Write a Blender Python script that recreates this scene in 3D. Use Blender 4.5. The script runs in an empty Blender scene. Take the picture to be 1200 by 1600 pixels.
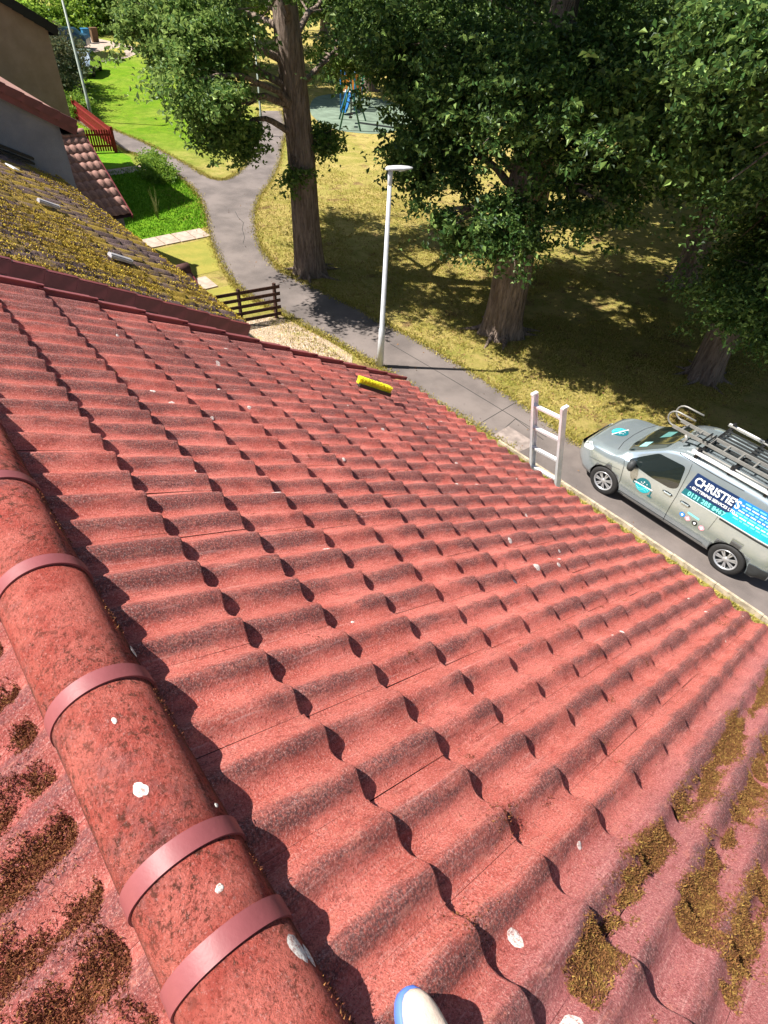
import bpy, bmesh, math, random
import numpy as np
from mathutils import Vector, Matrix
from mathutils.bvhtree import BVHTree

S = bpy.context.scene
COL = S.collection
PI = math.pi

# ------------------------------------------------------------------ camera
cam_d = bpy.data.cameras.new("camera")
cam = bpy.data.objects.new("camera", cam_d)
COL.objects.link(cam)
cam_d.sensor_fit = 'VERTICAL'
cam_d.sensor_height = 24.0
cam_d.lens = 916.09 / 1600 * 24.0
cam_d.clip_start = 0.05
cam_d.clip_end = 2000
CR = [(-0.63179679, -0.77337767, 0.05215168), (-0.56523588, 0.41362931, -0.71373608), (0.53041608, -0.48041417, -0.69847048)]
rx, ry, rz = [Vector(r) for r in CR]
M = Matrix(((rx.x, -ry.x, -rz.x), (rx.y, -ry.y, -rz.y), (rx.z, -ry.z, -rz.z))).to_4x4()
M.translation = Vector((-1.84392, 0.41423, 1.5891))
cam.matrix_world = M
S.camera = cam
S.render.resolution_x = 768
S.render.resolution_y = 1024

# ------------------------------------------------------------------ light
SUN_EL = math.radians(55.0)
SUN_AZ = math.radians(51.5)            # from +X towards +Y
sd = Vector((math.cos(SUN_EL) * math.cos(SUN_AZ), math.cos(SUN_EL) * math.sin(SUN_AZ), math.sin(SUN_EL)))
W = bpy.data.worlds.new("World")
S.world = W
W.use_nodes = True
wn = W.node_tree.nodes
wl = W.node_tree.links
bg = wn["Background"]
sky = wn.new("ShaderNodeTexSky")
sky.sky_type = 'NISHITA'
sky.sun_disc = False
sky.sun_elevation = SUN_EL
sky.sun_rotation = math.atan2(sd.x, sd.y)
wl.new(sky.outputs[0], bg.inputs[0])
bg.inputs[1].default_value = 0.065
sl = bpy.data.lights.new("sun", 'SUN')
sl.energy = 5.0
sl.angle = math.radians(0.53)
sl.color = (1.0, 0.955, 0.88)
so = bpy.data.objects.new("sun", sl)
COL.objects.link(so)
so.rotation_euler = sd.to_track_quat('Z', 'Y').to_euler()
S.view_settings.view_transform = 'Standard'
S.view_settings.look = 'None'
S.view_settings.gamma = 1.0
S.view_settings.exposure = 1.05
S.view_settings.use_curve_mapping = False

# ------------------------------------------------------------------ helpers
A = math.radians(28.94213)
GA = 0.350228
CA, SA = math.cos(A), math.sin(A)
GZ = -6.8
rng = np.random.default_rng(7)
random.seed(7)


def link(o, parent=None):
    COL.objects.link(o)
    if parent is not None:
        o.parent = parent
    return o


def tag(o, label=None, cat=None, group=None, kind=None):
    if label: o['label'] = label
    if cat: o['category'] = cat
    if group: o['group'] = group
    if kind: o['kind'] = kind
    return o


def empty(name, loc, label=None, cat=None, group=None, rz=0.0):
    o = bpy.data.objects.new(name, None)
    o.location = loc
    o.rotation_euler = (0, 0, rz)
    o.empty_display_size = 0.2
    COL.objects.link(o)
    return tag(o, label, cat, group)


def mesh_obj(name, me, parent=None, loc=None, rot=None):
    o = bpy.data.objects.new(name, me)
    if loc is not None: o.location = loc
    if rot is not None: o.rotation_euler = rot
    return link(o, parent)


def np_mesh(name, V, F, mats, smooth=False, mi=None):
    """V (n,3), F (m,k) all same k"""
    me = bpy.data.meshes.new(name)
    V = np.asarray(V, np.float32)
    F = np.asarray(F, np.int32)
    me.vertices.add(len(V))
    me.vertices.foreach_set('co', V.ravel())
    k = F.shape[1]
    me.loops.add(F.size)
    me.loops.foreach_set('vertex_index', F.ravel())
    me.polygons.add(len(F))
    me.polygons.foreach_set('loop_start', np.arange(0, F.size, k, dtype=np.int32))
    me.polygons.foreach_set('loop_total', np.full(len(F), k, np.int32))
    if mi is not None:
        me.polygons.foreach_set('material_index', np.asarray(mi, np.int32))
    me.polygons.foreach_set('use_smooth', np.full(len(F), smooth, bool))
    for m in (mats if isinstance(mats, (list, tuple)) else [mats]):
        me.materials.append(m)
    me.update(calc_edges=True)
    me.validate()
    return me


class MB:
    def __init__(self):
        self.v = []; self.f = []; self.s = []

    def add(self, vs, fs, smooth=False):
        b = len(self.v)
        self.v += [tuple(p) for p in vs]
        self.f += [tuple(i + b for i in f) for f in fs]
        self.s += [smooth] * len(fs)
        return self

    def box(self, c, d, rot=None):
        hx, hy, hz = d[0] / 2, d[1] / 2, d[2] / 2
        vs = [Vector((x * hx, y * hy, z * hz)) for x in (-1, 1) for y in (-1, 1) for z in (-1, 1)]
        if rot is not None: vs = [rot @ p for p in vs]
        c = Vector(c)
        vs = [p + c for p in vs]
        return self.add(vs, [(0, 1, 3, 2), (4, 6, 7, 5), (0, 4, 5, 1), (2, 3, 7, 6), (0, 2, 6, 4), (1, 5, 7, 3)])

    def bar(self, p, q, w, h, up=(0, 0, 1)):
        p, q = Vector(p), Vector(q)
        d = (q - p); L = d.length; d.normalize()
        u = Vector(up)
        s = d.cross(u)
        if s.length < 1e-4: s = d.cross(Vector((1, 0, 0)))
        s.normalize(); u = s.cross(d).normalized()
        R_ = Matrix((d, s, u)).transposed()
        return self.box((p + q) / 2, (L, w, h), R_)

    def tube(self, pts, rad, n=10, cap=True):
        pts = [Vector(p) for p in pts]
        rs = rad if isinstance(rad, (list, tuple)) else [rad] * len(pts)
        vs = []; fs = []
        prev = None
        for i, p in enumerate(pts):
            if i == 0: t = pts[1] - pts[0]
            elif i == len(pts) - 1: t = pts[-1] - pts[-2]
            else: t = (pts[i + 1] - pts[i]).normalized() + (pts[i] - pts[i - 1]).normalized()
            t.normalize()
            if prev is None:
                a_ = Vector((0, 0, 1)) if abs(t.z) < .9 else Vector((1, 0, 0))
                s = t.cross(a_).normalized()
            else:
                s = (prev - t * prev.dot(t)).normalized()
            prev = s
            u = t.cross(s)
            for k in range(n):
                an = 2 * PI * k / n
                vs.append(p + (s * math.cos(an) + u * math.sin(an)) * rs[i])
        for i in range(len(pts) - 1):
            for k in range(n):
                a0 = i * n + k; a1 = i * n + (k + 1) % n
                fs.append((a0, a1, a1 + n, a0 + n))
        self.add(vs, fs, True)
        if cap:
            b = len(self.v) - len(vs)
            self.f.append(tuple(b + k for k in range(n))[::-1]); self.s.append(False)
            self.f.append(tuple(b + (len(pts) - 1) * n + k for k in range(n))); self.s.append(False)
        return self

    def lathe(self, prof, n=24, c=(0, 0, 0), axis='z', caps=False):
        vs = []; fs = []
        for (r, h) in prof:
            for k in range(n):
                an = 2 * PI * k / n
                if axis == 'z': p = (r * math.cos(an), r * math.sin(an), h)
                elif axis == 'y': p = (r * math.cos(an), h, r * math.sin(an))
                else: p = (h, r * math.cos(an), r * math.sin(an))
                vs.append((p[0] + c[0], p[1] + c[1], p[2] + c[2]))
        for i in range(len(prof) - 1):
            for k in range(n):
                a0 = i * n + k; a1 = i * n + (k + 1) % n
                fs.append((a0, a1, a1 + n, a0 + n))
        self.add(vs, fs, True)
        return self

    def prism(self, pts, vec):
        """pts polygon (3d), extruded by vec"""
        n = len(pts)
        v = Vector(vec)
        vs = [Vector(p) for p in pts] + [Vector(p) + v for p in pts]
        fs = [tuple(range(n)), tuple(range(2 * n - 1, n - 1, -1))]
        fs += [(i, i + n, (i + 1) % n + n, (i + 1) % n) for i in range(n)]
        return self.add(vs, fs)

    def mesh(self, name, mat):
        me = bpy.data.meshes.new(name)
        me.from_pydata([tuple(p) for p in self.v], [], self.f)
        for m in (mat if isinstance(mat, (list, tuple)) else [mat]): me.materials.append(m)
        me.polygons.foreach_set('use_smooth', self.s)
        bm = bmesh.new(); bm.from_mesh(me)
        bmesh.ops.recalc_face_normals(bm, faces=bm.faces)
        bm.to_mesh(me); bm.free()
        return me

    def build(self, name, mat, parent=None, loc=None, rot=None):
        return mesh_obj(name, self.mesh(name, mat), parent, loc, rot)


def copy_obj(o, parent=None):
    c = o.copy(); COL.objects.link(c)
    if parent is not None: c.parent = parent
    return c


def copy_tree(o, parent=None):
    c = copy_obj(o, parent)
    if parent is None: c.parent = None
    for ch in o.children: copy_tree(ch, c)
    return c


# ------------------------------------------------------------------ material helpers
class NT:
    def __init__(self, name, rough=0.8, spec=0.3):
        self.m = bpy.data.materials.new(name)
        self.m.use_nodes = True
        self.nt = self.m.node_tree
        self.b = self.nt.nodes["Principled BSDF"]
        self.b.inputs['Roughness'].default_value = rough
        self.b.inputs['Specular IOR Level'].default_value = spec
        self._pos = None

    def n(self, t, **kw):
        nd = self.nt.nodes.new(t)
        for k, v in kw.items(): setattr(nd, k, v)
        return nd

    def set(self, nd, i, v):
        if isinstance(v, bpy.types.NodeSocket): self.nt.links.new(v, nd.inputs[i])
        elif v is not None: nd.inputs[i].default_value = v

    def pos(self):
        if self._pos is None: self._pos = self.n('ShaderNodeNewGeometry').outputs['Position']
        return self._pos

    def obj(self):
        return self.n('ShaderNodeTexCoord').outputs['Object']

    def map(self, v, scale=(1, 1, 1), rot=(0, 0, 0), loc=(0, 0, 0)):
        m = self.n('ShaderNodeMapping')
        self.set(m, 0, v)
        m.inputs['Scale'].default_value = scale
        m.inputs['Rotation'].default_value = rot
        m.inputs['Location'].default_value = loc
        return m.outputs[0]

    def noise(self, v, scale, detail=4, rough=0.6, out=0):
        t = self.n('ShaderNodeTexNoise')
        self.set(t, 'Vector', v)
        t.inputs['Scale'].default_value = scale
        t.inputs['Detail'].default_value = detail
        t.inputs['Roughness'].default_value = rough
        return t.outputs[out]

    def vor(self, v, scale, feature='F1', out='Distance'):
        t = self.n('ShaderNodeTexVoronoi', feature=feature)
        self.set(t, 'Vector', v)
        t.inputs['Scale'].default_value = scale
        return t.outputs[out]

    def ramp(self, f, lo, hi, a=0.0, b=1.0):
        t = self.n('ShaderNodeMapRange')
        t.interpolation_type = 'SMOOTHSTEP'
        self.set(t, 0, f)
        t.inputs[1].default_value = lo; t.inputs[2].default_value = hi
        t.inputs[3].default_value = a; t.inputs[4].default_value = b
        return t.outputs[0]

    def math(self, op, a, b=None, c=None, clamp=False):
        t = self.n('ShaderNodeMath', operation=op)
        t.use_clamp = clamp
        self.set(t, 0, a)
        if b is not None: self.set(t, 1, b)
        if c is not None: self.set(t, 2, c)
        return t.outputs[0]

    def mix(self, f, a, b, mode='MIX'):
        t = self.n('ShaderNodeMix', data_type='RGBA', blend_type=mode)
        self.set(t, 0, f)
        for i, v in ((6, a), (7, b)):
            if isinstance(v, bpy.types.NodeSocket): self.nt.links.new(v, t.inputs[i])
            else: t.inputs[i].default_value = (*v, 1) if len(v) == 3 else v
        return t.outputs[2]

    def xyz(self, v):
        t = self.n('ShaderNodeSeparateXYZ'); self.set(t, 0, v); return t.outputs

    def col(self, c):
        if isinstance(c, bpy.types.NodeSocket): self.nt.links.new(c, self.b.inputs['Base Color'])
        else: self.b.inputs['Base Color'].default_value = (*c, 1)
        return self

    def bump(self, h, dist=0.002, strength=1.0, prev=None):
        t = self.n('ShaderNodeBump')
        t.inputs['Strength'].default_value = strength
        t.inputs['Distance'].default_value = dist
        self.set(t, 'Height', h)
        if prev is not None: self.set(t, 'Normal', prev)
        self.nt.links.new(t.outputs[0], self.b.inputs['Normal'])
        return t.outputs[0]


def simple(name, col, rough=0.6, spec=0.3, metal=0.0, var=0.12, scale=12, bump=0.0, bscale=60):
    t = NT(name, rough, spec)
    t.b.inputs['Metallic'].default_value = metal
    p = t.obj()
    f = t.noise(p, scale, 5)
    d = tuple(max(0, c * (1 - var * 1.6)) for c in col)
    l = tuple(min(1, c * (1 + var)) for c in col)
    t.col(t.mix(t.ramp(f, .3, .7), d, l))
    if bump > 0:
        t.bump(t.noise(p, bscale, 4), bump)
    return t.m


def red_tile_mat(name, base1, base2, stain_shade, purple, axis_sign=1.0, stain_shade_amt=1.0, kind='tile'):
    t = NT(name, 0.86, 0.25)
    P = t.pos()
    O = t.obj()
    info = t.n('ShaderNodeObjectInfo').outputs['Random']
    n1 = t.noise(P, 5, 5, .6)
    n2 = t.noise(P, 38, 4, .65)
    c = t.mix(t.ramp(n1, .35, .68), base1, base2)
    c = t.mix(t.ramp(n2, .42, .75, 0, .35), c, (base1[0] * 1.12, base1[1] * 1.35, base1[2] * 1.15))
    # tone of each piece
    c = t.mix(t.math('MULTIPLY', info, .42), c, tuple(q * .68 for q in base2))
    if kind == 'tile':
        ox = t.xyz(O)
        # dark growth on each roll crest, with the -X side's shading painted in
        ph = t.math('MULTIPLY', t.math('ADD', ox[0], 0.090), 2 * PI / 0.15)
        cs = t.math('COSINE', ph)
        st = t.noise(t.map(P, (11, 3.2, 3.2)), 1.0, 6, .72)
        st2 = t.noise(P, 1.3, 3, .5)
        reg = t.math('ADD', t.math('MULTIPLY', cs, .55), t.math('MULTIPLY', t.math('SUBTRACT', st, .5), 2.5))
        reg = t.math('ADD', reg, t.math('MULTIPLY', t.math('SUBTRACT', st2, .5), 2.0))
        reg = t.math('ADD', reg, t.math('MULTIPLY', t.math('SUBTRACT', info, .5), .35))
        px = t.xyz(P)
        # the right-hand strip of the roof is less stained
        reg = t.math('SUBTRACT', reg, t.ramp(px[0], -1.3, -1.9, 0, .08))
        # unpainted, mauve, rougher strip near the camera's right
        c = t.mix(t.ramp(t.math('ADD', px[0], t.math('MULTIPLY', t.math('SUBTRACT', st2, .5), .25)), -1.78, -1.98, 0, .75), c, purple)
        m = t.ramp(reg, -.08, .55, 0, .93 * stain_shade_amt)
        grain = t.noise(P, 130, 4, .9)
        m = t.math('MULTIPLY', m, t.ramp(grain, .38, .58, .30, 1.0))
        c = t.mix(m, c, stain_shade)
    # chalky runs down the slope
    s = t.noise(t.map(P, (85, 4, 4)), 1.0, 6, .8)
    c = t.mix(t.ramp(s, .54, .72, 0, .55), c, (base1[0] * 1.1, base1[1] * 2.3, base1[2] * 2.6))
    # grit
    g = t.noise(P, 170, 3, .9)
    c = t.mix(t.ramp(g, .53, .66, 0, .62), c, (.86, .50, .44))
    c = t.mix(t.ramp(g, .47, .35, 0, .72), c, (.14, .035, .03))
    mt = t.noise(t.map(P, (48, 17, 17)), 1.0, 5, .8)
    c = t.mix(t.ramp(mt, .53, .66, 0, .55), c, (.26, .05, .04))
    mt2 = t.noise(t.map(P, (38, 11, 11), loc=(3, 1, 7)), 1.0, 6, .8)
    c = t.mix(t.ramp(mt2, .54, .68, 0, .50), c, (.80, .30, .22))
    dirt = t.noise(P, 48, 6, .82)
    c = t.mix(t.ramp(dirt, .61, .68, 0, .85), c, (.12, .045, .02))
    t.col(c)
    h = t.math('ADD', t.math('MULTIPLY', t.noise(P, 170, 4, .9), 1.2), t.math('MULTIPLY', t.noise(P, 55, 6, .8), 1.2))
    t.bump(h, .0078)
    return t.m


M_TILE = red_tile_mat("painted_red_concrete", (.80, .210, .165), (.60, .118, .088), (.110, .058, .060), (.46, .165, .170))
M_TILEB = red_tile_mat("red_concrete_back", (.68, .185, .150), (.52, .11, .095), (.17, .06, .065), (.42, .13, .135), stain_shade_amt=1.0)
M_RIDGE = red_tile_mat("red_concrete_ridge", (.58, .13, .095), (.44, .075, .055), (.2, .06, .05), (.4, .12, .12), kind='ridge')


def ridge_extra():
    t = NT("ridge_concrete", .9, .2)
    P = t.pos()
    n1 = t.noise(P, 9, 5, .65)
    c = t.mix(t.ramp(n1, .35, .68), (.70, .185, .14), (.52, .09, .065))
    c = t.mix(t.ramp(t.noise(P, 5.5, 7, .75), .50, .68, 0, .75), c, (.30, .12, .115))
    c = t.mix(t.ramp(t.noise(P, 95, 5, .85), .53, .62, 0, .8), c, (.24, .035, .022))
    big = t.noise(P, 3.5, 4, .6)
    c = t.mix(t.math('MULTIPLY', t.ramp(t.noise(P, 48, 6, .8), .50, .60), t.ramp(big, .38, .62, .15, .95)), c, (.11, .035, .02))
    g = t.noise(P, 150, 3, .9)
    c = t.mix(t.ramp(g, .56, .72, 0, .55), c, (.84, .50, .45))
    c = t.mix(t.ramp(g, .44, .30, 0, .7), c, (.10, .03, .025))
    c = t.mix(t.ramp(t.noise(P, 20, 6, .8), .66, .72, 0, .9), c, (.07, .03, .012))
    y = t.xyz(P)
    # darker towards the foot of the tiles on both sides
    low = t.ramp(t.math('ADD', y[2], t.math('MULTIPLY', t.noise(P, 18, 5, .8), .07)), .262, .215, 0, .8)
    c = t.mix(low, c, (.12, .05, .035))
    t.col(c)
    h = t.math('ADD', t.math('MULTIPLY', t.noise(P, 150, 4, .9), 1.2), t.math('MULTIPLY', t.noise(P, 60, 6, .85), 1.5))
    t.bump(h, .010)
    return t.m


M_RIDGE = ridge_extra()


def mossy_tile():
    t = NT("weathered_mossy_tile", .92, .15)
    P = t.pos()
    n1 = t.noise(P, 3, 5)
    c = t.mix(t.ramp(n1, .35, .65), (.20, .135, .13), (.12, .08, .075))
    c = t.mix(t.ramp(t.noise(P, 24, 5, .7), .5, .7, 0, .6), c, (.25, .18, .16))
    y = t.noise(t.map(P, (2.0, .8, .8)), 1.0, 6, .7)
    c = t.mix(t.ramp(y, .48, .60, 0, .85), c, (.40, .27, .035))
    c = t.mix(t.ramp(t.noise(P, 55, 4, .7), .55, .7, 0, .7), c, (.07, .05, .03))
    t.col(c)
    t.bump(t.noise(P, 40, 5, .75), .02)
    return t.m


M_MOSSTILE = mossy_tile()
M_MAROON = simple("maroon_plastic", (.25, .068, .072), .5, .4, var=.08, scale=8, bump=.0006, bscale=90)
M_MAROOND = simple("maroon_verge_plastic", (.17, .035, .04), .45, .45, var=.18, scale=5)
M_REDBOARD = simple("red_bargeboard_paint", (.28, .02, .035), .5, .4, var=.1, scale=4)
M_BLACK = simple("black_plastic", (.015, .015, .016), .4, .4, var=.1)
M_DARKTILE = simple("dark_brown_tile", (.085, .04, .035), .85, .2, var=.25, scale=5, bump=.004)
M_PINKTILE = simple("porch_pink_brown_tile", (.43, .24, .20), .85, .2, var=.2, scale=6, bump=.004)


def render_wall(name, c1, c2, sc=45):
    t = NT(name, .95, .1)
    P = t.pos()
    c = t.mix(t.ramp(t.noise(P, 2.0, 5), .3, .7), c1, c2)
    c = t.mix(t.ramp(t.noise(P, sc, 4, .8), .5, .75, 0, .35), c, tuple(q * .55 for q in c1))
    t.col(c)
    t.bump(t.noise(P, sc * 1.3, 4, .8), .02)
    return t.m


M_GREYWALL = render_wall("grey_roughcast", (.36, .35, .37), (.27, .27, .29))
M_TANWALL = render_wall("tan_roughcast", (.46, .33, .23), (.38, .27, .18))
M_BRICKWALL = render_wall("pale_grey_roughcast", (.50, .50, .49), (.44, .44, .44))


def asphalt():
    t = NT("worn_asphalt", .93, .2)
    P = t.pos()
    c = t.mix(t.ramp(t.noise(P, .8, 5, .6), .3, .7), (.115, .096, .089), (.205, .170, .155))
    c = t.mix(t.ramp(t.noise(P, 90, 3, .8), .45, .7, 0, .5), c, (.21, .185, .175))
    c = t.mix(t.ramp(t.noise(P, 5, 6, .75), .60, .72, 0, .5), c, (.10, .088, .085))
    c = t.mix(t.ramp(t.vor(P, 1.1), .05, .03, 0, .5), c, (.45, .43, .4))
    t.col(c)
    t.bump(t.noise(P, 160, 3, .8), .006)
    return t.m


M_ASPH = asphalt()
M_PATCH = simple("pale_patch_asphalt", (.30, .245, .22), .95, .1, var=.2, scale=4, bump=.004, bscale=90)


def grass_mat():
    t = NT("park_turf", .95, .1)
    P = t.pos()
    p = t.xyz(P)
    # watered green turf further off to the left, dry turf under the trees
    gx = t.ramp(p[0], 24, 36)
    gy = t.ramp(t.math('ADD', p[1], t.math('MULTIPLY', p[0], .12)), -20.5, -14.0)
    n = t.noise(P, .35, 5, .65)
    n2 = t.noise(P, 1.4, 6, .7)
    f = t.math('MULTIPLY', gx, gy)
    f = t.math('ADD', f, t.math('MULTIPLY', t.math('SUBTRACT', n, .55), .9), clamp=True)
    dry = t.mix(t.ramp(n2, .35, .65), (.56, .43, .15), (.37, .32, .08))
    dry = t.mix(t.ramp(t.noise(P, .9, 5, .7), .56, .66, 0, .8), dry, (.24, .135, .075))
    grn = t.mix(t.ramp(n2, .35, .65), (.20, .34, .012), (.13, .27, .010))
    c = t.mix(f, dry, grn)
    c = t.mix(t.ramp(t.noise(P, 3.0, 6, .75), .52, .66, 0, .55), c, (.17, .20, .03))
    c = t.mix(t.ramp(t.noise(P, 40, 4, .8), .45, .7, 0, .45), c, (.10, .11, .02))
    t.col(c)
    t.bump(t.noise(P, 22, 6, .85), .09)
    return t.m


M_GRASS = grass_mat()


def lawn_mat(name, a_, b_):
    t = NT(name, .95, .1)
    P = t.pos()
    c = t.mix(t.ramp(t.noise(P, 1.6, 6, .7), .35, .65), a_, b_)
    c = t.mix(t.ramp(t.noise(P, 45, 4, .8), .45, .7, 0, .4), c, tuple(q * .5 for q in b_))
    t.col(c)
    t.bump(t.noise(P, 24, 6, .85), .07)
    return t.m


M_LAWN = lawn_mat("green_lawn", (.12, .30, .012), (.20, .36, .018))
M_YLAWN = lawn_mat("yellow_lawn", (.46, .39, .09), (.34, .34, .07))


def gravel_mat():
    t = NT("tan_gravel", .9, .2)
    P = t.pos()
    v = t.vor(P, 28, out='Color')
    c = t.mix(t.ramp(t.xyz(v)[0], 0, 1), (.50, .37, .25), (.34, .25, .17))
    c = t.mix(t.ramp(t.xyz(v)[1], .8, 1, 0, .8), c, (.62, .55, .47))
    c = t.mix(t.ramp(t.noise(P, 1.4, 5, .7), .55, .68, 0, .6), c, (.40, .36, .10))
    t.col(c)
    t.bump(t.vor(P, 28), .03)
    return t.m


M_GRAVEL = gravel_mat()
M_SLAB = simple("concrete_slab", (.42, .33, .27), .92, .15, var=.15, scale=5, bump=.003)
M_KERB = simple("concrete_kerb", (.44, .36, .26), .9, .15, var=.25, scale=7, bump=.004)


def bark(name, c1, c2):
    t = NT(name, .95, .1)
    P = t.pos()
    w = t.noise(t.map(P, (9, 9, 1.4)), 1.0, 6, .75)
    w2 = t.vor(t.map(P, (16, 16, 3.2)), 1.0)
    c = t.mix(t.ramp(w, .35, .65), c1, c2)
    c = t.mix(t.ramp(w2, .25, .05, 0, .65), c, tuple(q * .35 for q in c1))
    t.col(c)
    h = t.math('ADD', w, t.math('MULTIPLY', w2, .7))
    t.bump(h, .09)
    return t.m


M_BARK = bark("oak_bark", (.17, .125, .10), (.36, .275, .225))
M_TWIG = bark("pale_dead_twig", (.30, .26, .21), (.42, .38, .33))


def leaf_mat(name, a_, b_, c_, tr=.35):
    m = bpy.data.materials.new(name); m.use_nodes = True
    nt = m.node_tree
    t = NT.__new__(NT); t.m = m; t.nt = nt; t._pos = None
    t.b = nt.nodes["Principled BSDF"]
    geo = t.n('ShaderNodeNewGeometry')
    r = geo.outputs['Random Per Island']
    c = t.mix(t.ramp(r, 0, .55), a_, b_)
    c = t.mix(t.ramp(r, .66, 1.0), c, c_)
    t.nt.links.new(c, t.b.inputs['Base Color'])
    t.b.inputs['Roughness'].default_value = .50
    t.b.inputs['Specular IOR Level'].default_value = .28
    trn = t.n('ShaderNodeBsdfTranslucent')
    c2 = t.mix(.6, c, tuple(min(1, q * 2.2) for q in c_))
    t.nt.links.new(c2, trn.inputs[0])
    ms = t.n('ShaderNodeMixShader')
    ms.inputs[0].default_value = tr
    out = nt.nodes['Material Output']
    t.nt.links.new(t.b.outputs[0], ms.inputs[1])
    t.nt.links.new(trn.outputs[0], ms.inputs[2])
    t.nt.links.new(ms.outputs[0], out.inputs[0])
    return m


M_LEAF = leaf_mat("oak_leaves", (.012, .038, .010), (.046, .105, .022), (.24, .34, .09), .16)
M_LEAFL = leaf_mat("sunny_oak_leaves", (.022, .062, .014), (.085, .17, .034), (.30, .40, .11), .24)  # lighter copy of the oak leaves, sunlight put into the colour
M_LEAFD = leaf_mat("shade_toned_leaves", (.010, .030, .010), (.024, .062, .018), (.085, .15, .04), .14)  # near-black copy for the back trees, their shade put into the colour
M_LEAFY = leaf_mat("yellow_green_leaves", (.07, .16, .02), (.13, .25, .03), (.25, .34, .05), .35)
M_LEAFR = leaf_mat("dark_shrub_leaves", (.03, .06, .03), (.06, .10, .045), (.16, .14, .07), .2)

M_ALU = simple("worn_aluminium", (.80, .79, .79), .5, .5, metal=.12, var=.10, scale=9, bump=.0008, bscale=50)
M_ALU2 = simple("roof_ladder_aluminium", (.28, .27, .25), .5, .5, metal=.3, var=.1, scale=9)
M_GALV = simple("pale_grey_lamp_paint", (.60, .61, .64), .45, .5, var=.08, scale=3)
M_GREENPOST = simple("green_grey_post_paint", (.27, .31, .27), .5, .4, var=.1, scale=3)
M_LAMPGLASS = simple("lamp_diffuser", (.75, .76, .78), .25, .5, var=.04)
M_DARKWOOD = simple("dark_stained_wood", (.075, .038, .030), .8, .2, var=.3, scale=14, bump=.002)
M_REDWOOD = simple("red_picket_paint", (.22, .012, .016), .6, .3, var=.15, scale=8)
M_RUBBER = simple("tyre_rubber", (.028, .027, .027), .7, .3, var=.1)
M_RIM = simple("silver_wheel_trim", (.62, .62, .64), .3, .6, metal=.6, var=.06)
M_DARKPL = simple("dark_grey_bumper_plastic", (.045, .048, .05), .6, .35, var=.1)


def paint_mat():
    t = NT("silver_van_paint", .22, .5)
    t.b.inputs['Metallic'].default_value = .72
    t.b.inputs['Coat Weight'].default_value = .7
    t.b.inputs['Coat Roughness'].default_value = .06
    P = t.pos()
    t.col(t.mix(t.ramp(t.noise(P, 3, 4), .3, .7), (.50, .59, .64), (.57, .65, .69)))
    t.bump(t.noise(P, 900, 2), .0002, .3)
    return t.m


M_PAINT = paint_mat()
M_GLASS = NT("dark_van_glass", .04, .8); M_GLASS.col((.012, .018, .018)); M_GLASS.b.inputs['Coat Weight'].default_value = 1.0; M_GLASS = M_GLASS.m
M_INK_NAVY = simple("navy_decal", (.010, .030, .10), .35, .4, var=.04)
M_INK_BLUE = simple("blue_decal", (.02, .20, .60), .35, .4, var=.04)
M_INK_TEAL = simple("teal_decal", (.02, .42, .50), .35, .4, var=.05)
M_INK_DTEAL = simple("dark_teal_decal", (.012, .14, .17), .35, .4, var=.05)
M_INK_CYAN = simple("mint_decal_text", (.25, .85, .80), .4, .4, var=.02)
M_INK_WHITE = simple("white_decal_text", (.85, .87, .88), .4, .4, var=.02)
M_INK_PINK = simple("pink_decal", (.80, .32, .38), .4, .4, var=.05)
M_INK_BLACK = simple("black_decal", (.02, .02, .02), .4, .4, var=.02)
M_SEAM = simple("panel_gap", (.03, .032, .032), .7, .2, var=.05)
M_GREENPL = simple("green_play_panel", (.02, .45, .14), .4, .4, var=.05)
M_ORANGE = simple("orange_play_panel", (.70, .24, .03), .4, .4, var=.05)
M_BLUEPL = simple("blue_slide_plastic", (.01, .14, .38), .35, .4, var=.05)
M_DGREEN = simple("dark_green_steel", (.015, .10, .06), .45, .4, var=.05)
M_SAFETY = simple("green_safety_surface", (.17, .22, .165), .95, .1, var=.15, scale=1.5)
M_CREAM = simple("cream_post_paint", (.7, .66, .58), .5, .3, var=.05)


def lichen_mat():
    t = NT("white_lichen", .95, .1)
    P = t.pos()
    c = t.mix(t.ramp(t.noise(P, 110, 5, .85), .46, .60), (.74, .68, .62), (.42, .22, .19))
    t.col(c); t.bump(t.noise(P, 400, 3), .002)
    return t.m


M_LICHEN = lichen_mat()


def moss_leaf(name, a_, b_, c_):
    t = NT(name, .9, .15)
    geo = t.n('ShaderNodeNewGeometry')
    r = geo.outputs['Random Per Island']
    c = t.mix(t.ramp(r, 0, .6), a_, b_)
    c = t.mix(t.ramp(r, .78, 1.0), c, c_)
    w = t.noise(geo.outputs['Position'], 14, 3)
    c = t.mix(t.ramp(w, .5, .72, 0, .5), c, c_)
    t.col(c)
    return t.m


M_MOSS_BROWN = moss_leaf("brown_moss", (.085, .024, .014), (.17, .055, .026), (.28, .13, .045))
M_MOSS_OLIVE = moss_leaf("olive_brown_moss", (.10, .040, .018), (.19, .085, .030), (.33, .21, .055))
M_MOSS_YELLOW = moss_leaf("yellow_moss", (.24, .15, .045), (.46, .33, .05), (.70, .56, .07))
M_BLADE = moss_leaf("grass_blades", (.20, .22, .03), (.42, .33, .08), (.55, .46, .16))
M_BLADEG = moss_leaf("green_grass_blades", (.08, .20, .01), (.15, .33, .015), (.26, .42, .03))

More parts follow.
